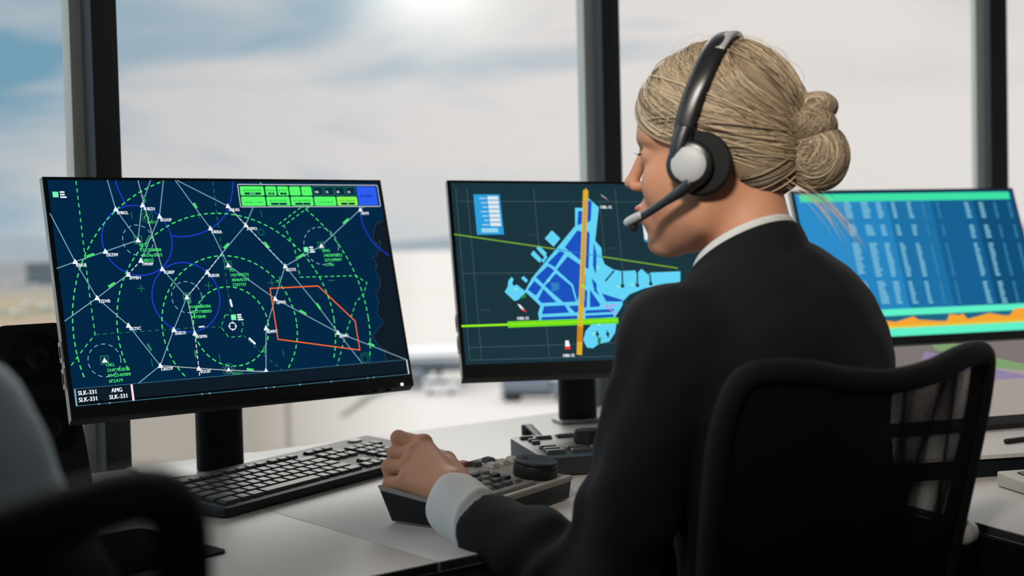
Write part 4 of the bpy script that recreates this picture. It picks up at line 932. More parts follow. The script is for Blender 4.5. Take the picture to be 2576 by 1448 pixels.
# ---- the seated woman
pw_ = empty('person', (1.13, .95, 0), 0, 'woman with blond bun, black jacket and headset, left hand on the grey console', 'person')
H = Head(np.array(at_depth(1819, 402, 1.50)), 90+31.5, 2., 0.)
NB = np.array((1.128, .968, 1.030))
nbl = H.l(NB)
hv, hf_ = nets(lambda P: head_sdf(P, H, nbl), (-.14, -.11, -.19), (.13, .11, .15), .0022)
hv = relax(hv, hf_, 1, .35)
lip = np.clip(1.3-np.minimum(ell(hv.astype(np.float32), (.0975, 0, -.0495), (.0085, .0235, .0050)), ell(hv.astype(np.float32), (.096, 0, -.0600), (.009, .0195, .0058)))/.0012, 0, 1)*(hv[:, 0] > .085)
hw_ = H.w(hv)
# left hand: fist over the rear left corner of the console
WR = at_depth(1142, 1232, 1.565)
g = lambda x, y, d: at_depth(x, y, d)
mc = [g(1066, 1118, 1.655), g(1040, 1142, 1.645), g(1024, 1174, 1.63), g(1020, 1212, 1.612)]
pip = [g(1003, 1101, 1.675), g(993, 1140, 1.665), g(979, 1173, 1.65), g(981, 1216, 1.63)]
fing = []
for i, (a, b) in enumerate(zip(mc, pip)):
    back = (a-b); back[2] = 0; back /= np.linalg.norm(back); rr = (.0106, .0105, .0103, .0094)[i]
    dn = (.021, .022, .016, .008)[i]
    dip = b + np.array((0, 0, -dn)) + back*.003; tip = dip + back*.020 + np.array((0, 0, -.004))
    fing.append(([a, b, dip, tip], [rr, rr*.93, rr*.82, rr*.72]))
th = [WR + (mc[0]-WR)*.22 + np.array((.016, -.004, -.004)), g(1122, 1160, 1.655), g(1088, 1150, 1.70), g(1050, 1155, 1.715)]
pts_ = np.array([WR]+mc+pip+th)
def lhand(P):
    d = hand_sdf(P, WR, mc, fing, th)
    k0 = np.array([wv for wv in mc])
    for q_ in k0: d = smin(d, ell(P, q_+np.array((0, 0, .0045)), (.0098, .0098, .0090)), .006)
    EL = np.array(at_depth(1216, 1318, 1.515)); dirn = (EL-WR)/np.linalg.norm(EL-WR)
    return smin(d, cone(P, WR, WR+dirn*.075, .0200, .0215), .012)
lv, lf = nets(lhand, pts_.min(0)-np.array((.04, .11, .045)), pts_.max(0)+np.array((.04, .04, .04)), .0016)
lv = relax(lv, lf, 1, .3)
# right hand resting on the second console, hidden behind her body
WR2 = np.array((1.385, 1.270, .802)); d2 = np.array((-.05, .998, 0)); s2 = np.array((.998, .05, 0))
mc2 = [WR2 + d2*.082*(1-.04*abs(i-1)) + s2*(-.030+.019*i) + np.array((0, 0, .008)) for i in range(4)]
fg2 = [([a, a+d2*.036+np.array((0, 0, .006)), a+d2*.060+np.array((0, 0, -.004)), a+d2*.076+np.array((0, 0, -.010))], [.0105, .0098, .0088, .0075]) for a in mc2]
th2 = [WR2+d2*.02-s2*.018, WR2+d2*.055-s2*.045, WR2+d2*.082-s2*.056, WR2+d2*.105-s2*.058]
rv, rf = nets(lambda P: smin(hand_sdf(P, WR2, mc2, fg2, th2), cone(P, WR2, WR2+np.array((.03, -.10, .0)), .020, .026), .012), WR2+np.array((-.10, -.14, -.05)), WR2+np.array((.08, .20, .05)), .002)
# core of the body under the clothes, coarse
SL, SR = np.array((.990, .972, .980)), np.array((1.262, .985, .972))
EL, ER = np.array((.918, 1.000, .728)), np.array((1.345, 1.03, .775))
def core(P, g_=0.):
    d = ell(P, (1.14, .960, .90), (.145+g_, .095+g_, .18))
    d = smin(d, ell(P, (1.14, .945, .68), (.125+g_, .095+g_, .17)), .05)
    d = smin(d, ell(P, (1.14, .93, .555), (.165+g_, .125+g_, .10)), .05)
    d = smin(d, cone(P, NB-np.array((0, 0, .03)), SL, .045+g_, .040+g_), .03); d = smin(d, cone(P, NB-np.array((0, 0, .03)), SR, .045+g_, .040+g_), .03)
    return d
def legs(P, g_=0.):
    d = None
    for s in (-1, 1):
        e = chain(P, [np.array((1.14+s*.09, .96, .55)), np.array((1.14+s*.10, 1.37, .53)), np.array((1.14+s*.10, 1.40, .09))], [.075+g_, .055+g_, .038+g_], .03)
        d = e if d is None else smin(d, e, .02)
    return d
def corebody(P):
    d = smin(core(P), legs(P), .03)
    for a, b, c_ in ((SL, EL, np.array(at_depth(1216, 1318, 1.515))), (SR, ER, WR2)): d = smin(d, chain(P, [a, b, b+(c_-b)*.95], [.038, .032, .023], .02), .02)
    d = smin(d, cone(P, NB-np.array((0, 0, .02)), NB+np.array((0, .01, .02)), .05, .045), .03)
    for s in (-1, 1): d = smin(d, cone(P, (1.14+s*.10, 1.41, .055), (1.14+s*.11, 1.52, .035), .032, .022), .02)
    return d
cv_, cf_ = nets(corebody, (.82, .78, .0), (1.46, 1.62, 1.10), .011)
V_ = [hw_, lv, rv, cv_]; F_ = []; off = 0
for v_, f_ in zip(V_, (hf_, lf, rf, cf_)): F_.append(f_+off); off += len(v_)
allv = np.concatenate(V_)-np.array((1.13, .95, 0))
np_mesh('body', allv, np.concatenate(F_), M_skin, pw_, {'lip': np.concatenate([lip, np.zeros(len(allv)-len(lip))])})
BO = np.array((1.13, .95, 0))

# ---- jacket
AX = lambda a, b: (np.array(b)-np.array(a))/np.linalg.norm(np.array(b)-np.array(a))
WJ = np.array(at_depth(1216, 1318, 1.515))          # where the jacket sleeve ends
def jacket(P):
    d = ell(P, (1.13, .960, .90), (.152, .110, .19))
    d = smin(d, ell(P, (1.128, .940, .955), (.146, .083, .105)), .03)
    d = smin(d, ell(P, (1.14, .945, .70), (.142, .112, .20)), .05)
    d = smin(d, ell(P, (1.14, .935, .56), (.178, .140, .10)), .05)
    d = smax(d, .545-P[:, 2], .01)
    for S_, E_, W_ in ((SL, EL, WJ), (SR, ER, WR2+np.array((.03, -.08, -.0)))):
        sh_ = S_+np.array((0, 0, .008))
        d = smin(d, cone(P, NB+np.array((0, -.005, -.036)), sh_, .054, .044), .035)
        d = smin(d, ell(P, S_+np.array((0, 0, -.012)), (.050, .054, .052)), .03)
        a = AX(E_, W_); t = (P-E_.astype(np.float32))@a.astype(np.float32); tu = (P-S_.astype(np.float32))@AX(S_, E_).astype(np.float32)
        arm = smin(cone(P, S_, E_, .053, .050), cone(P, E_, W_, .048, .0415), .02)
        ed = np.clip((np.linalg.norm(W_-E_)-t)/.05-.4, 0, 1); fold = ed*.0050*np.sin(t*80+3*wob(P, 22.)) * np.clip(1-np.abs(t-.07)/.16, 0, 1) + .0035*np.sin(tu*60+2.5*wob(P, 18., 3.)) * np.clip(1-np.abs(tu-.22)/.14, 0, 1)
        arm = arm + fold
        arm = smax(arm, t-np.linalg.norm(W_-E_), .004)
        d = smin(d, arm, .016)
    d = d + .0022*wob(P, 30.) + .0012*wob(P, 75., 2.)
    # back folds running down from the right shoulder blade
    d = d + .003*np.sin((P[:, 0]*1.0+P[:, 2]*.35)*85)*np.clip(1-np.abs(P[:, 0]-1.26)/.07, 0, 1)*np.clip(1-np.abs(P[:, 2]-.90)/.10, 0, 1)*(P[:, 1] < .97)
    # neck opening
    d = smax(d, -cone(P, (1.120, .99, 1.0), (1.120, 1.0, 1.2), .046, .066), .008)
    return d
jv, jf = nets(jacket, (.80, .76, .52), (1.48, 1.36, 1.13), .0055)
jv = relax(jv, jf, 1, .4)
jk = np_mesh('jacket', jv-BO, jf, M_jacket, pw_)
# collar: ring paths given by angle around the neck (0 = front, 180 = back)
def ring(theta, rx, ry, z_, cx=1.120, cy=.990):
    a = math.radians(theta); return (cx+rx*math.sin(a), cy+ry*math.cos(a), z_-.010)
def loft(name, rows, m, parent, thick=.003, closed=False):
    R_ = [np.array(r)-BO for r in rows]; n = len(R_[0]); k = len(R_)
    V_ = [p for r in R_ for p in r]; F_ = [(i*n+j, i*n+(j+1) % n, (i+1)*n+(j+1) % n, (i+1)*n+j) for i in range(k-1) for j in range(n if closed else n-1)]
    o = mesh_obj(name, V_, F_, m, parent, smooth=True); md = o.modifiers.new('thickness', 'SOLIDIFY'); md.thickness = thick; md.offset = 0
    md = o.modifiers.new('round', 'SUBSURF'); md.levels = 1; md.render_levels = 2; return o
ths = list(range(40, 321, 14))
def hz_(t, zb_, zf): w_ = .5-.5*math.cos(math.radians(t)); return zf+(zb_-zf)*w_**.8
rows = []
for rx, ry, zb_, zf in ((.050, .050, 1.075, 1.000), (.057, .0575, 1.108, 1.024), (.060, .061, 1.1135, 1.030), (.064, .066, 1.110, 1.028), (.072, .076, 1.085, 1.008), (.086, .090, 1.060, .985), (.094, .096, 1.050, .972)):
    rows.append([ring(t, rx, ry, hz_(t, zb_, zf)) for t in ths])
loft('jacket_collar', rows, M_jacket, jk, .004)
# shirt: collar and cuffs
rows = []
for rx, ry, zb_, zf in ((.047, .048, 1.070, .995), (.051, .052, 1.100, 1.030), (.053, .0545, 1.121, 1.050), (.0555, .0575, 1.120, 1.048), (.059, .060, 1.095, 1.015)):
    rows.append([ring(t, rx, ry, hz_(t, zb_, zf)) for t in range(20, 341, 16)])
shirt = empty('shirt', (0, 0, 0)); shirt.parent = pw_
loft('shirt_collar', rows, M_shirt, shirt, .0022)
a = AX(EL, WJ); up_ = np.array((0, 0, 1.)); s1_ = np.cross(a, up_); s1_ /= np.linalg.norm(s1_); u1_ = np.cross(s1_, a)
WC = np.array(at_depth(1135, 1262, 1.555)); a2 = AX(WJ, WC)
rows = []
for t, r in ((-.010, .0275), (-.003, .0300), (.003, .0320), (.009, .0375), (.014, .0360), (.030, .0370), (.050, .0365), (.062, .0345), (.0635, .0325), (.058, .0310)):
    c_ = WJ + a2*t
    rows.append([c_ + s1_*r*math.cos(q)*(1.0+.04*math.sin(3*q+t*60)) + u1_*r*1.04*math.sin(q)*(1+.035*math.sin(4*q+t*90)) for q in np.linspace(0, 2*PI, 28, endpoint=False)])
loft('shirt_cuff', rows, M_shirt, shirt, .0018, closed=True)
tv, tf = nets(lambda P: smax(smin(smax(core(P, .010), P[:, 2]-.60, .01), legs(P, .012)+.002*wob(P, 30.), .03), .075-P[:, 2], .005), (.88, .76, .04), (1.40, 1.52, .64), .010)
np_mesh('trousers', tv-BO, tf, M_trou, pw_)
for s in (-1, 1):
    x = 1.14+s*.105
    v_, f_ = nets(lambda P: smax(smin(cone(P, (x, 1.40, .06), (x+s*.01, 1.53, .042), .045, .034), cone(P, (x, 1.39, .045), (x, 1.39, .10), .040, .043), .02), .003-P[:, 2], .003), (x-.07, 1.33, -.005), (x+.08, 1.59, .14), .006)
    np_mesh('shoe', v_-BO, f_, M_shoe, pw_)

# ---- hair: cap, bun and strands
C0_ = np.array((-.005, 0, .045))
gv_, gf_ = nets(hair_sdf, (-.13, -.10, -.08), (.12, .10, .16), .003); gv_ = relax(gv_, gf_, 2, .5)
BUN = np.array((-.088, -.002, .012))
LOBES = [((-.105, .000, -.005), (.034, .037, .038), 0), ((-.095, .004, .029), (.033, .034, .023), 1), ((-.106, -.002, .050), (.023, .026, .017), 3)]
def bun(P):
    d = None
    for c_, r, k in LOBES:
        e = ell(P, c_, np.array(r)*.95); d = e if d is None else smin(d, e, .010)
    return smin(d, cone(P, (-.070, 0, .010), (-.098, 0, .008), .026, .022), .012)
bv_, bf_ = nets(bun, (-.155, -.06, -.06), (-.03, .06, .09), .0022)
pathsL = []; tones = []; rads = []
def unit(v): v = np.asarray(v, float); return v/np.linalg.norm(v, axis=-1, keepdims=True)
NS = 5200; KS = 26
side = np.where(rng.random(NS) < .62, 1., -1.)
typ = rng.random(NS)
tt = np.linspace(0, 1, KS)
root = np.empty((NS, 3)); ctl = np.empty((NS, 3)); ctl2 = np.empty((NS, 3))
for i in range(NS):
    s = side[i]; q = rng.random(); j = rng.normal(0, 1, 3)*.0025
    if typ[i] < .52:             # from the parting / front hairline, sweeping over the side to the bun
        f0 = .088-.125*q; z0 = np.interp(f0, [-.04, .0, .04, .07, .09], [.128, .132, .126, .110, .092]); y0_ = s*(.004+.012*(q < .25)*rng.random())
        root[i] = (f0, y0_, z0)
        dz = rng.random(); fr = np.clip(1-q*1.1, 0, 1)
        ctl[i] = (.052+.046*fr*dz-.06*q*(1-dz), s*(.068+.008*dz), .085-.062*fr*dz-.02*dz)
        ctl2[i] = (-.030-.02*q, s*.080, .050-.040*dz+.02*q)
    elif typ[i] < .70:           # temple and above the ear, straight back
        z0 = -.002+.062*q; root[i] = (z0*1.0+.020+.012*rng.random(), s*.072, z0)
        ctl[i] = (.0, s*.080, z0+.006); ctl2[i] = (-.045, s*.074, .010+z0*.4)
    elif typ[i] < .91:           # crown behind the band
        yy = rng.random(); root[i] = (-.012-.045*q, s*.050*yy, .126); ctl[i] = (-.060, s*(.012+.07*yy), .105); ctl2[i] = (-.088, s*.045*rng.random(), .055)
    else:                        # nape, combed up
        y0_ = s*.062*q; root[i] = (-.030-.045*(1-q), y0_, -.046+.006*rng.random()); ctl[i] = (-.075, y0_*1.0, -.030); ctl2[i] = (-.088, y0_*.6, -.010)
    root[i] += j; ctl[i] += j*2; ctl2[i] += j
bn = BUN + rng.normal(0, 1, (NS, 3))*np.array((.002, .010, .010))
B0 = (1-tt)**3; B1 = 3*(1-tt)**2*tt; B2 = 3*(1-tt)*tt**2; B3 = tt**3
Pc = root[:, None]*B0[None, :, None] + ctl[:, None]*B1[None, :, None] + ctl2[:, None]*B2[None, :, None] + bn[:, None]*B3[None, :, None]
D_ = unit(Pc-C0_); flat = D_.reshape(-1, 3)
rr_ = star_r(flat.astype(np.float32), C0_.astype(np.float32), lambda P: hair_cap(P)).reshape(NS, KS)
lift = rng.gamma(1.6, .0006, (NS, 1)) + .0012*np.sin(tt*PI)[None]*rng.random((NS, 1))
clump = np.sin(root[:, 0]*330+ctl[:, 2]*230+side*2)*.0009
Pn = C0_ + D_*(rr_+lift+clump[:, None]*np.sin(tt*PI)[None]-.0006)[..., None]
pathsL.append(Pn); tn = .44+.26*np.sin(root[:, 0]*150+ctl[:, 2]*120)+.14*np.sin(root[:, 0]*420+ctl[:, 2]*330)+rng.normal(0, .10, NS) + .10*(root[:, 0] > .03)
tones.append(np.clip(tn, 0, 1)); rads.append(rng.uniform(.0004, .0009, NS))
NL = 460
for c_, r, k in LOBES:
    c_ = np.array(c_); r = np.array(r); ax0 = unit([(.25, .95, .2), (.5, .8, .3), (.2, .9, -.4), (.0, 1., .1)][k]); P_ = []
    for i in range(NL):
        ax = unit(ax0+rng.normal(0, .16, 3)); e1 = unit(np.cross(ax, (0, 0, 1))); e2 = np.cross(ax, e1); lat = rng.uniform(-1.15, 1.15); a0_ = rng.uniform(0, 6.28); ln = rng.uniform(2.2, 4.5)
        aa = a0_+ln*tt; lt = lat+.25*np.sin(aa*1.0+i)
        dd = np.cos(lt)[:, None]*(np.cos(aa)[:, None]*e1+np.sin(aa)[:, None]*e2)+np.sin(lt)[:, None]*ax
        P_.append(c_ + dd*r*(1+.012*abs(rng.normal())))
    pathsL.append(np.array(P_)); tones.append(np.clip(rng.normal(.42, .2, NL), 0, 1)); rads.append(rng.uniform(.0004, .0008, NL))
# loose wisps at the nape and a few flyaways
NW = 42; P_ = []
for i in range(NW):
    y_ = rng.uniform(-.035, .045); st = np.array((-.070-.02*rng.random(), y_, -.045+rng.random()*.02)); L_ = rng.uniform(.04, .11)
    d0 = unit((-.8-.3*rng.random(), rng.normal(0, .25), -.55)); d1 = unit((-.5, rng.normal(0, .3), -1.1))
    P_.append(st + d0*L_*tt[:, None]*(1-tt[:, None]*.5) + d1*L_*.55*(tt[:, None]**2))
for i in range(60):
    a_ = rng.uniform(-.2, 2.4); st = np.array((-.003+.092*math.cos(a_), rng.uniform(-.03, .03), .052+.082*math.sin(a_))); tg = np.array((-math.sin(a_), rng.normal(0, .2), math.cos(a_)))
    P_.append(st - np.array((.004*math.cos(a_), 0, .004*math.sin(a_))) + tg*tt[:, None]*.035 + unit((math.cos(a_), 0, math.sin(a_)))*(np.sin(tt*PI)*.009)[:, None] + rng.normal(0, .001, 3))
pathsL.append(np.array(P_)); tones.append(np.clip(rng.normal(1., .05, len(P_)), 0, 1)); rads.append(np.full(len(P_), .00016))  # backlight on the wisps is put into their pale tone
VV, FF, TT = [], [], []; off = 0
for p_, r_, t_ in zip(pathsL, rads, tones):
    v_, f_, a_ = strands_mesh('', p_, r_, t_, None, None); VV.append(v_); FF.append(f_+off); TT.append(a_); off += len(v_)
for v_, f_ in ((gv_, gf_), (bv_, bf_)): VV.append(v_); FF.append(f_+off); TT.append(np.full(len(v_), .30)); off += len(v_)
np_mesh('hair', H.w(np.concatenate(VV))-BO, np.concatenate(FF), M_hair, pw_, {'tone': np.concatenate(TT)})
# lashes and brows
bmh = bmesh.new()
for s in (-1, 1):
    tube(bmh, [tuple(H.w(p)-BO) for p in ((.0870, s*.017, .034), (.0850, s*.030, .038), (.0760, s*.045, .034))], [.0014, .0020, .0008], 6, sx=.6)
bm_obj('eyebrows', bmh, mat('brow_hair', (.12, .07, .04), .7), pw_, smooth=True)
bmh = bmesh.new()
for s in (-1, 1):
    for k in range(14):
        y_ = s*(.020+.0017*k); x_ = .0872-.16*(abs(y_)-.020); tube(bmh, [tuple(H.w(p)-BO) for p in ((x_, y_, .012), (x_+.0045, y_+s*.0015, .0110), (x_+.008, y_+s*.003, .0130))], [.00030, .00025, .0001], 4)
bm_obj('eyelashes', bmh, mat('lash', (.02, .012, .01), .6), pw_)

# ---- headset
hs = empty('headset', tuple(H.w((-.005, 0, .148))), 0, 'black and silver headset with boom microphone worn by the seated woman', 'headset')
hs.rotation_euler = Matrix(H.R.tolist()).to_euler(); HO = np.array((-.005, 0, .148))
hp = lambda *p: tuple(np.array(p)-HO)
M_hs = mat('headset_black', (.012, .013, .014), .33, spec=.6); M_foam = mat('ear_foam', (.008, .008, .009), .85, bump=.5, bscale=600); M_hsil = mat('headset_silver', (.50, .50, .51), .55, metal=.15, spec=.3)
half = [(.024, .0905, .002), (.024, .0910, .028), (.016, .0880, .056), (.004, .0790, .086), (-.006, .0600, .114), (-.012, .0330, .1320), (-.014, .0, .1385)]
full = half + [(p[0], -p[1], p[2]) for p in half[-2::-1]]
wd_ = lambda i, n: .0095+.0045*math.sin(PI*i/(n-1))
sp_ = spline([np.array(hp(*p)) for p in full], 6); n_ = len(sp_)
bm = bmesh.new(); tube(bm, sp_, [wd_(i, n_) for i in range(n_)], 12, sx=1., sy=.34, up=(1, 0, .0)); bm_obj('headband', bm, M_hs, hs, smooth=True)
sp2 = spline([np.array(hp(p[0]-.006, p[1]*1.015, p[2]+.0022)) for p in full[4:9]], 6)
bm = bmesh.new(); tube(bm, sp2, .0085, 10, sx=.9, sy=.28, up=(1, 0, 0)); bm_obj('headband_inlay', bm, M_hsil, hs, smooth=True)
for s in (1, -1):
    Mx = Matrix.Translation(hp(.010, s*.071, -.007)) @ Matrix.Rotation(-s*PI/2, 4, 'X')
    bm = bmesh.new(); lathe(bm, [(.014, .0), (.030, .0005), (.0345, .004), (.0350, .009), (.0325, .0135), (.027, .0150), (.010, .0150)], 48, Mx); cu_ = bm_obj('ear_cushion', bm, M_foam, hs, smooth='auto')
    Mx2 = Matrix.Translation(hp(.019, s*.087, -.008)) @ Matrix.Rotation(-s*PI/2, 4, 'X')
    bm = bmesh.new(); lathe(bm, [(.010, -.003), (.0255, -.002), (.0262, .004), (.0245, .0085), (.0215, .0105), (.008, .0105)], 48, Mx2); cp_ = bm_obj('ear_cup', bm, M_hs, hs, smooth='auto')
    bm = bmesh.new(); lathe(bm, [(.0195, .0095), (.0192, .0118), (.0165, .0134), (.010, .0146), (.0005, .0150)], 40, Mx2); bm_obj('ear_cap', bm, M_hsil, cp_, smooth='auto')
    bm = bmesh.new(); tube(bm, spline([np.array(hp(*p)) for p in ((.022, s*.0925, .034), (.028, s*.095, .018), (.031, s*.096, .002), (.027, s*.0955, -.022))], 5), [.0085+.0*i for i in range(16)], 10, sx=1.05, sy=.5, up=(1, 0, 0)); bm_obj('yoke', bm, M_hs, hs, smooth=True)
bmp = [(.018, .0970, -.028), (.030, .0955, -.036), (.048, .0880, -.045), (.072, .0740, -.0560), (.092, .0580, -.0640)]
sp3 = spline([np.array(hp(*p)) for p in bmp], 6); n3 = len(sp3)
bm = bmesh.new(); tube(bm, sp3, [.0085-.0035*min(1, i/(n3*.5)) for i in range(n3)], 10, sx=1., sy=.6, up=(0, 0, 1)); bm_obj('microphone_boom', bm, M_hs, hs, smooth=True)
sp4 = spline([np.array(hp(*p)) for p in ((.080, .0690, -.0575), (.095, .0575, -.0625), (.104, .0500, -.0660))], 5)
bm = bmesh.new(); tube(bm, sp4, [.0040, .0048, .0052, .0054, .0054, .0054, .0053, .0052, .0050, .0045, .0030], 10, sx=1.); mic = bm_obj('microphone', bm, M_hsil, hs, smooth=True)
bm = bmesh.new(); lathe(bm, [(.001, -.0055), (.004, -.0045), (.0052, 0), (.004, .0045), (.001, .0055)], 20, Matrix.Translation(hp(.094, .0550, -.0700))); bm_obj('microphone_foam', bm, M_foam, mic, smooth=True)

# ---- colleague at the left edge, seen from behind out of focus
P2 = np.array((.070, .83, 0.))
pc = empty('person', tuple(P2), 0, 'person in a blue-grey shirt at the far left edge, seated in the front chair', 'person')
H2 = Head(P2+np.array((-.01, .05, 1.22)), 90+12, 6.)
nb2 = P2+np.array((0, 0, 1.06)); s2l, s2r = P2+np.array((-.185, .0, .985)), P2+np.array((.145, .0, .965)); e2l, e2r = P2+np.array((-.25, .09, .78)), P2+np.array((.262, .07, .785)); w2l, w2r = P2+np.array((-.17, .33, .80)), P2+np.array((.16, .33, .80))
hv2, hf2 = nets(lambda P: head_sdf(P, H2, H2.l(nb2)), (-.14, -.11, -.19), (.13, .11, .15), .0035)
def body2(P):
    Q = P-P2.astype(np.float32); d = smin(ell(Q, (0, .0, .90), (.16, .10, .20)), ell(Q, (0, -.02, .62), (.15, .12, .19)), .05)
    for s, S_, E_, W_ in ((-1, s2l, e2l, w2l), (1, s2r, e2r, w2r)):
        d = smin(d, chain(P, [S_, E_, W_], [.045, .036, .024], .02), .02); d = smin(d, cone(P, nb2-np.array((0, 0, .04)), S_, .045, .04), .03)
        d = smin(d, chain(Q, [np.array((s*.09, .02, .55)), np.array((s*.11, .42, .53)), np.array((s*.11, .45, .09)), np.array((s*.12, .57, .045))], [.075, .055, .038, .028], .03), .03)
        dr = AX(E_, W_)
        for k in range(4):
            b0 = W_+dr*.06+np.array((s*(-.028+.019*k), 0, 0)); d = smin(d, chain(P, [W_, b0, b0+dr*.045, b0+dr*.07+np.array((0, 0, -.012))], [.018, .013, .010, .008], .004), .006)
        d = smin(d, chain(P, [W_, W_+dr*.03-np.array((s*.035, 0, 0)), W_+dr*.07-np.array((s*.045, 0, .004))], [.016, .012, .009], .006), .01)
    return smin(d, cone(P, nb2-np.array((0, 0, .03)), nb2+np.array((0, .01, .02)), .055, .05), .03)
bv2, bf2 = nets(body2, P2+np.array((-.36, -.20, 0)), P2+np.array((.36, .62, 1.14)), .008)
al2 = np.concatenate([H2.w(hv2), bv2])-P2
np_mesh('body', al2, np.concatenate([hf2, bf2+len(hv2)]), M_skin, pc, {'lip': np.zeros(len(al2))})
def shirt2(P):
    Q = P-P2.astype(np.float32); d = smin(ell(Q, (0, -.002, .90), (.178, .118, .21)), ell(Q, (0, -.02, .64), (.165, .135, .20)), .05); d = smax(d, .53-Q[:, 2], .01)
    for S_, E_, W_ in ((s2l, e2l, w2l), (s2r, e2r, w2r)):
        arm = chain(P, [S_, E_, E_+(W_-E_)*.85], [.062, .055, .038], .03); arm = smax(arm, (P-W_.astype(np.float32))@AX(E_, W_).astype(np.float32)+.03, .004); d = smin(d, arm, .02)
        d = smin(d, cone(P, nb2-np.array((0, 0, .03)), S_, .055, .055), .04)
    d = d+.004*wob(P, 26., 1.)+.002*wob(P, 60., 4.)
    return smax(d, -cone(Q, (0, .02, 1.04), (0, .03, 1.2), .052, .075), .008)
v_, f_ = nets(shirt2, P2+np.array((-.36, -.20, .5)), P2+np.array((.36, .40, 1.16)), .007)
np_mesh('shirt', v_-P2, f_, M_shirt2, pc)
v_, f_ = nets(lambda P: (lambda Q: smax(smax(smin(ell(Q, (0, -.01, .55), (.17, .15, .10)), smin(*[chain(Q, [np.array((s*.09, .02, .55)), np.array((s*.11, .42, .53)), np.array((s*.11, .45, .09))], [.088, .068, .052], .03) for s in (-1, 1)], .02), .03), .08-Q[:, 2], .005), Q[:, 2]-.62, .01))(P-P2.astype(np.float32)), P2+np.array((-.22, -.20, .05)), P2+np.array((.22, .54, .66)), .011)
np_mesh('trousers', v_-P2, f_, M_trou, pc)
for s in (-1, 1):
    x = P2[0]+s*.115; y = P2[1]+.45
    v_, f_ = nets(lambda P: smax(smin(cone(P, (x, y, .06), (x, y+.14, .042), .046, .036), cone(P, (x, y, .05), (x, y, .10), .042, .045), .02), .003-P[:, 2], .003), (x-.07, y-.07, -.005), (x+.07, y+.20, .15), .008)
    np_mesh('shoe', v_-P2, f_, M_shoe, pc)
v_, f_ = nets(lambda P: smax(smax(hair_cap(P), P[:, 0]*.70-P[:, 2]*.714-.015, .01), -(P[:, 2]+.045), .01)+.0015*wob(P, 200.), (-.13, -.10, -.08), (.12, .10, .16), .004)
np_mesh('hair', H2.w(v_)-P2, f_, hair_mat('brown_hair', (.03, .018, .01), (.08, .05, .03)), pc, {'tone': np.full(len(v_), .3)})
# ------------------------------------------------------------------ outside: apron, aircraft, vehicles, hills
GZ = -21.
mgd = bpy.data.materials.new('airfield_ground'); mgd.use_nodes = True; t = mgd.node_tree; b = t.nodes['Principled BSDF']; b.inputs['Roughness'].default_value = .95; b.inputs['Specular IOR Level'].default_value = .1
tcg = t.nodes.new('ShaderNodeTexCoord'); mpg = t.nodes.new('ShaderNodeMapping'); mpg.inputs['Rotation'].default_value = (0, 0, YAW); t.links.new(tcg.outputs['Object'], mpg.inputs[0])
sg = t.nodes.new('ShaderNodeSeparateXYZ'); t.links.new(mpg.outputs[0], sg.inputs[0])
def gm(op, a, b_=None, cl=False):
    n = t.nodes.new('ShaderNodeMath'); n.operation = op; n.use_clamp = cl
    for i, v in enumerate((a, b_)):
        if v is None: continue
        if isinstance(v, (int, float)): n.inputs[i].default_value = v
        else: t.links.new(v, n.inputs[i])
    return n.outputs[0]
def gmix(f, a, b_):
    n = t.nodes.new('ShaderNodeMix'); n.data_type = 'RGBA'
    for i, v in ((0, f), (6, a), (7, b_)):
        if isinstance(v, tuple): n.inputs[i].default_value = (*v, 1)
        else: t.links.new(v, n.inputs[i])
    return n.outputs[2]
nzg = t.nodes.new('ShaderNodeTexNoise'); nzg.inputs['Scale'].default_value = .012; nzg.inputs['Detail'].default_value = 4; mps = t.nodes.new('ShaderNodeMapping'); mps.inputs['Scale'].default_value = (.35, 1., 1.)
t.links.new(mpg.outputs[0], mps.inputs[0]); t.links.new(mps.outputs[0], nzg.inputs[0])
nf = nzg.outputs['Fac']
rp = t.nodes.new('ShaderNodeValToRGB'); cr = rp.color_ramp; cr.interpolation = 'EASE'
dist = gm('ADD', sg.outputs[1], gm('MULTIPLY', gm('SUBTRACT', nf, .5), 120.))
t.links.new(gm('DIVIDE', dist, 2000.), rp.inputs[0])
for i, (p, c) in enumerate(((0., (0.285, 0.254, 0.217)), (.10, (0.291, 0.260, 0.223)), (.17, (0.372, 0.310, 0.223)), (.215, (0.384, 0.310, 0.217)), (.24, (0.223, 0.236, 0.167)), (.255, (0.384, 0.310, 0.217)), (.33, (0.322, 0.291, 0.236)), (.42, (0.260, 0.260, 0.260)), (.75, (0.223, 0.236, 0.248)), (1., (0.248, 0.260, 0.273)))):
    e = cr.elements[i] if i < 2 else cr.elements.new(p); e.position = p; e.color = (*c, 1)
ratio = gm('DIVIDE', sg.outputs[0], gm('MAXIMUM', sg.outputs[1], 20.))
wh = gm('MULTIPLY', gm('ADD', ratio, .20), 7.5, True)  # whitens rightwards: glare painted into the pale apron colour
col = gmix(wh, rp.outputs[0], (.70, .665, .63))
tnp = gm('MULTIPLY', gm('SUBTRACT', nf, .60), 3.5, True); col = gmix(tnp, col, (.36, .31, .24))
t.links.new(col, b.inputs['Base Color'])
gpts = [(-6000, -6000), (6000, -6000), (6000, 6000), (-6000, 6000)]
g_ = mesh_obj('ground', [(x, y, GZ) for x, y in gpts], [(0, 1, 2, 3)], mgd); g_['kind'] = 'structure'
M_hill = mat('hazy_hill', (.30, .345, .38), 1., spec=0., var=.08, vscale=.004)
def gpt(x, y): return at_z(x, y, GZ)
def camdir(u): return np.array([math.sin(YAW+u), math.cos(YAW+u)])
bm = bmesh.new(); prev = None
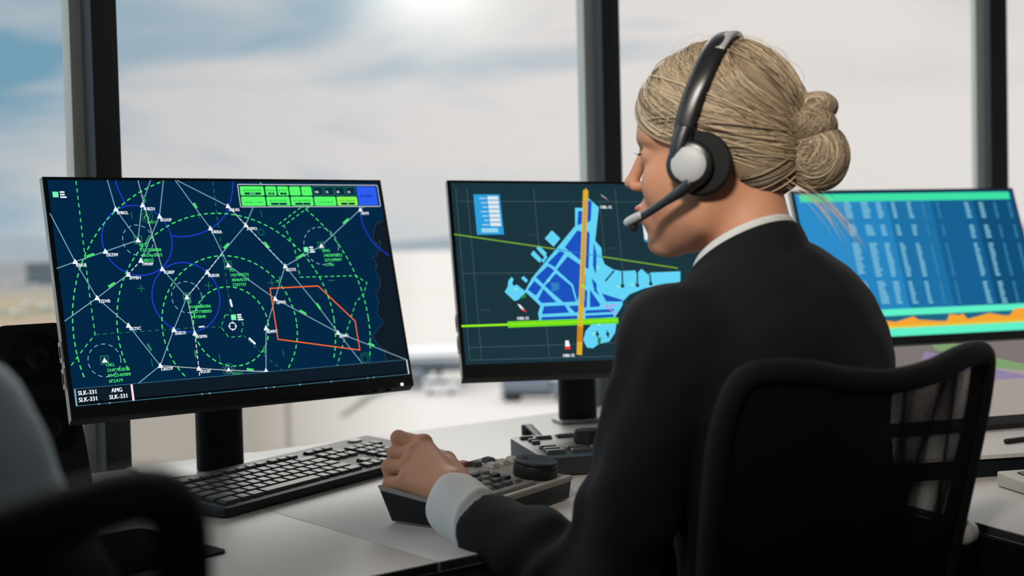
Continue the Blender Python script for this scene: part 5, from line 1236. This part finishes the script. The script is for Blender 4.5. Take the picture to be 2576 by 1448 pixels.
for i in range(121):
    u = math.radians(-60+i*1.0); d = camdir(u); R_ = 2900
    h = 16+9*math.sin(i*.21)+6*math.sin(i*.53+1)+(14*math.exp(-((math.degrees(u)+22)/9)**2)); p = d*R_
    q = d*(R_+500)
    cur = [bm.verts.new((p[0], p[1], GZ-2)), bm.verts.new((p[0]*1.05, p[1]*1.05, GZ+h*.55)), bm.verts.new((q[0], q[1], GZ+h+20)), bm.verts.new((q[0]*1.1, q[1]*1.1, GZ-2))]
    if prev:
        for k in range(3): bm.faces.new((prev[k], cur[k], cur[k+1], prev[k+1]))
    prev = cur
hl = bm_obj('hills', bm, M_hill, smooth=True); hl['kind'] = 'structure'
M_conc = mat('hazy_concrete', (.20, .25, .28), .9); M_win = mat('building_glazing', (.10, .14, .17), .3)
def building(px, py, wpx, dist_, h, label):
    d = ray(px, py); d = d/np.linalg.norm(d[:2]); c = d[:2]*dist_; wd_ = wpx/F_PX*dist_; a = math.atan2(d[0], d[1])
    o = empty('airport_building', (c[0], c[1], GZ), -a, label, 'building')
    bm = bmesh.new(); bbox(bm, (-wd_/2, 0, 0), (wd_/2, 30, h)); bm_obj('wall', bm, M_conc, o)
    bm = bmesh.new(); bbox(bm, (-wd_/2-.8, -.8, h), (wd_/2+.8, 31, h+1)); bm_obj('roof', bm, M_conc, o)
    for k in range(3): bm = bmesh.new(); bbox(bm, (-wd_/2+2, -.15, h*(.15+.28*k)), (wd_/2-2, .1, h*(.32+.28*k))); bm_obj('window_band', bm, M_win, o)
building(108, 660, 78, 900, 13, 'hazy blue-grey building on the far side of the field, left of the route chart monitor')
M_wpaint = mat('white_paint', (.85, .85, .86), .35); M_grey = mat('belly_grey', (.17, .20, .24), .4); M_tyre = mat('tyre', (.015, .015, .016), .8); M_bl = mat('blue_paint', (.08, .20, .42), .4); M_redp = mat('red_paint', (.5, .1, .1), .4); M_glassd = mat('dark_window', (.02, .03, .04), .15)
def vehicle(p, yaw, label, L_=5.0, m=M_wpaint, group=None, hh=1.9):
    o = empty('service_van', (p[0], p[1], GZ), yaw, label, 'van', group)
    bm = bmesh.new(); bbox(bm, (-L_/2, -1., .45), (L_/2, 1., hh*.62)); bbox(bm, (-L_/2+.1, -.95, hh*.6), (L_/2-1.3, .95, hh)); bm_obj('van_body', bm, m, o, bevel=.12)
    bm = bmesh.new(); bbox(bm, (-L_/2+.3, -1.0, hh*.66), (L_/2-1.4, 1.0, hh*.9)); bm_obj('side_windows', bm, M_glassd, o)
    for sx in (-1, 1):
        for sy in (-1, 1): bm = bmesh.new(); lathe(bm, [(.05, -.12), (.36, -.12), (.36, .12), (.05, .12)], 16, Matrix.Translation((sx*L_*.32, sy*.92, .36)) @ Matrix.Rotation(PI/2, 4, 'X')); bm_obj('wheel', bm, M_tyre, o)
for (x, y), lb_ in (((75, 768), 'bright white van far off in the field, lower left of the building'), ((120, 776), 'white van far off beside the left edge of the route chart monitor'), ((45, 792), 'small white van on the field just above the speaker'), ((28, 718), 'distant pale van on the field at the far left edge'), ((88, 722), 'distant pale van below the hazy building')):
    vehicle(gpt(x, y), .4, lb_, group='white vans far out on the field')
# airliner parked across the gap between the two left monitors
def airliner(p, yaw, label, L_=34., r=1.95):
    o = empty('airliner', (p[0], p[1], GZ), yaw, label, 'aeroplane'); zc = 3.9
    bm = bmesh.new(); prof = [(.05, -L_/2), (.9, -L_/2+1.), (1.6, -L_/2+3), (r, -L_/2+6), (r, L_/2-11), (1.5, L_/2-5), (.6, L_/2-.8), (.1, L_/2)]
    Mx = Matrix.Translation((0, 0, zc)) @ Matrix.Rotation(PI/2, 4, 'Y'); lathe(bm, prof, 32, Mx)
    for f in bm.faces:
        if f.calc_center_median().z < zc+.15: f.material_index = 1
    bm_obj('fuselage', bm, [M_wpaint, M_grey], o, smooth='auto')
    def plate(name, pts, th, m): bm = bmesh.new(); lo_ = [bm.verts.new(q) for q in pts]; hi_ = [bm.verts.new((q[0]+th[0], q[1]+th[1], q[2]+th[2])) for q in pts]; bm.faces.new(lo_[::-1]); bm.faces.new(hi_); [bm.faces.new((lo_[i], lo_[(i+1) % len(pts)], hi_[(i+1) % len(pts)], hi_[i])) for i in range(len(pts))]; return bm_obj(name, bm, m, o, bevel=.05)
    for s in (-1, 1):
        plate('wing', [(-3.5, s*1.5, 3.0), (2.2, s*1.5, 3.0), (6.2, s*15.5, 4.4), (4.6, s*15.5, 4.4)], (0, 0, .38), M_grey); plate('tailplane', [(L_/2-5, s*.8, 4.9), (L_/2-1.6, s*.8, 4.9), (L_/2-.2, s*6, 5.3), (L_/2-1.6, s*6, 5.3)], (0, 0, .2), M_grey)
        bm = bmesh.new(); lathe(bm, [(.55, -2.2), (.85, -2.3), (1.0, -1.5), (.95, .2), (.5, 1.6)], 24, Matrix.Translation((-2.2, s*5.6, 2.05)) @ Matrix.Rotation(PI/2, 4, 'Y')); bm_obj('engine', bm, M_grey, o, smooth='auto')
        for x in (1.2,): bm = bmesh.new(); lathe(bm, [(.1, -.4), (.6, -.4), (.6, .4), (.1, .4)], 16, Matrix.Translation((x, s*3., .6)) @ Matrix.Rotation(PI/2, 4, 'X')); bbox(bm, (x-.15, s*3-.15, .6), (x+.15, s*3+.15, 3.2)); bm_obj('main_gear', bm, M_tyre, o)
    plate('tail_fin', [(L_/2-7, -.15, 5.0), (L_/2-1.2, -.15, 5.0), (L_/2+.6, -.15, 10.5), (L_/2-1.6, -.15, 10.5)], (0, .3, 0), M_bl)
    bm = bmesh.new(); lathe(bm, [(.1, -.2), (.38, -.2), (.38, .2), (.1, .2)], 16, Matrix.Translation((-L_/2+4, 0, .38)) @ Matrix.Rotation(PI/2, 4, 'X')); bbox(bm, (-L_/2+3.9, -.1, .4), (-L_/2+4.1, .1, 2.4)); bm_obj('nose_gear', bm, M_tyre, o)
    bm = bmesh.new(); bbox(bm, (-L_/2+6, -r-.02, zc+.35), (L_/2-12, r+.02, zc+.62)); bm_obj('window_row', bm, M_glassd, o)
    return o
pa = gpt(1085, 968); airliner(pa, -YAW+math.radians(8), 'white airliner with grey belly parked between the two left monitors')
vehicle(gpt(1110, 990), -YAW, 'white service van on the apron in front of the airliner', 5., M_wpaint, hh=2.3)
pt = gpt(1335, 1008)
o = empty('fuel_truck', (pt[0], pt[1], GZ), -YAW-.15, 'grey tank truck with blue top seen under the airfield plan monitor', 'truck')
bm = bmesh.new(); lathe(bm, [(.3, -4), (1.2, -3.7), (1.3, -3), (1.3, 2.2), (1.2, 2.8), (.3, 3.)], 24, Matrix.Translation((0, 0, 2.2)) @ Matrix.Rotation(PI/2, 4, 'Y')); bm_obj('tank', bm, M_grey, o, smooth='auto')
bm = bmesh.new(); bbox(bm, (-3.6, -1.1, 3.0), (2.6, 1.1, 3.75)); bm_obj('tank_cover', bm, M_bl, o, bevel=.15)
bm = bmesh.new(); bbox(bm, (3.1, -1.2, .7), (5.2, 1.2, 3.0)); bm_obj('cab', bm, M_grey, o, bevel=.2)
bm = bmesh.new(); bbox(bm, (-4, -.6, .6), (4.8, .6, 1.0)); bm_obj('chassis', bm, M_tyre, o)
for x in (-3, -1.8, 4.1):
    for s in (-1, 1): bm = bmesh.new(); lathe(bm, [(.1, -.18), (.5, -.18), (.5, .18), (.1, .18)], 16, Matrix.Translation((x, s*1.05, .5)) @ Matrix.Rotation(PI/2, 4, 'X')); bm_obj('wheel', bm, M_tyre, o)
# apron light pole and dark curved strip on the ground
pp = gpt(727, 1125); bm = bmesh.new(); lathe(bm, [(.42, 0), (.32, .3), (.26, 9.)], 16)
o = empty('apron_light_pole', (pp[0], pp[1], GZ), 0, 'pale apron light pole seen below the route chart monitor', 'light pole'); bm_obj('pole', bm, mat('pole_paint', (.33, .30, .27), .6), o, smooth='auto'); bm = bmesh.new(); bbox(bm, (-.9, -.3, 9.), (.9, .3, 9.3)); bm_obj('lamp_head', bm, M_wpaint, o, bevel=.05)
M_apron_line = mat('apron_line_grey', (.20, .20, .17), .9)
gl_ = spline([np.array(p) for p in (gpt(1180, 962), gpt(1010, 978), gpt(940, 995), gpt(900, 1020), gpt(860, 1048))], 8); V_ = []; F_ = []
for i, p in enumerate(gl_):
    a = gl_[max(i-1, 0)]; b = gl_[min(i+1, len(gl_)-1)]; d = (b-a)[:2]; d /= np.linalg.norm(d); n = np.array((-d[1], d[0]))*.9; w_ = 1.5-.9*i/len(gl_)
    V_ += [(p[0]-n[0]*w_, p[1]-n[1]*w_, GZ+.02), (p[0]+n[0]*w_, p[1]+n[1]*w_, GZ+.02)]
    if i: F_.append((2*i-2, 2*i-1, 2*i+1, 2*i))
mk = mesh_obj('apron_dark_line', V_, F_, M_apron_line); tag(mk, 'dark curved line on the apron below the right corner of the route chart monitor', 'road marking')
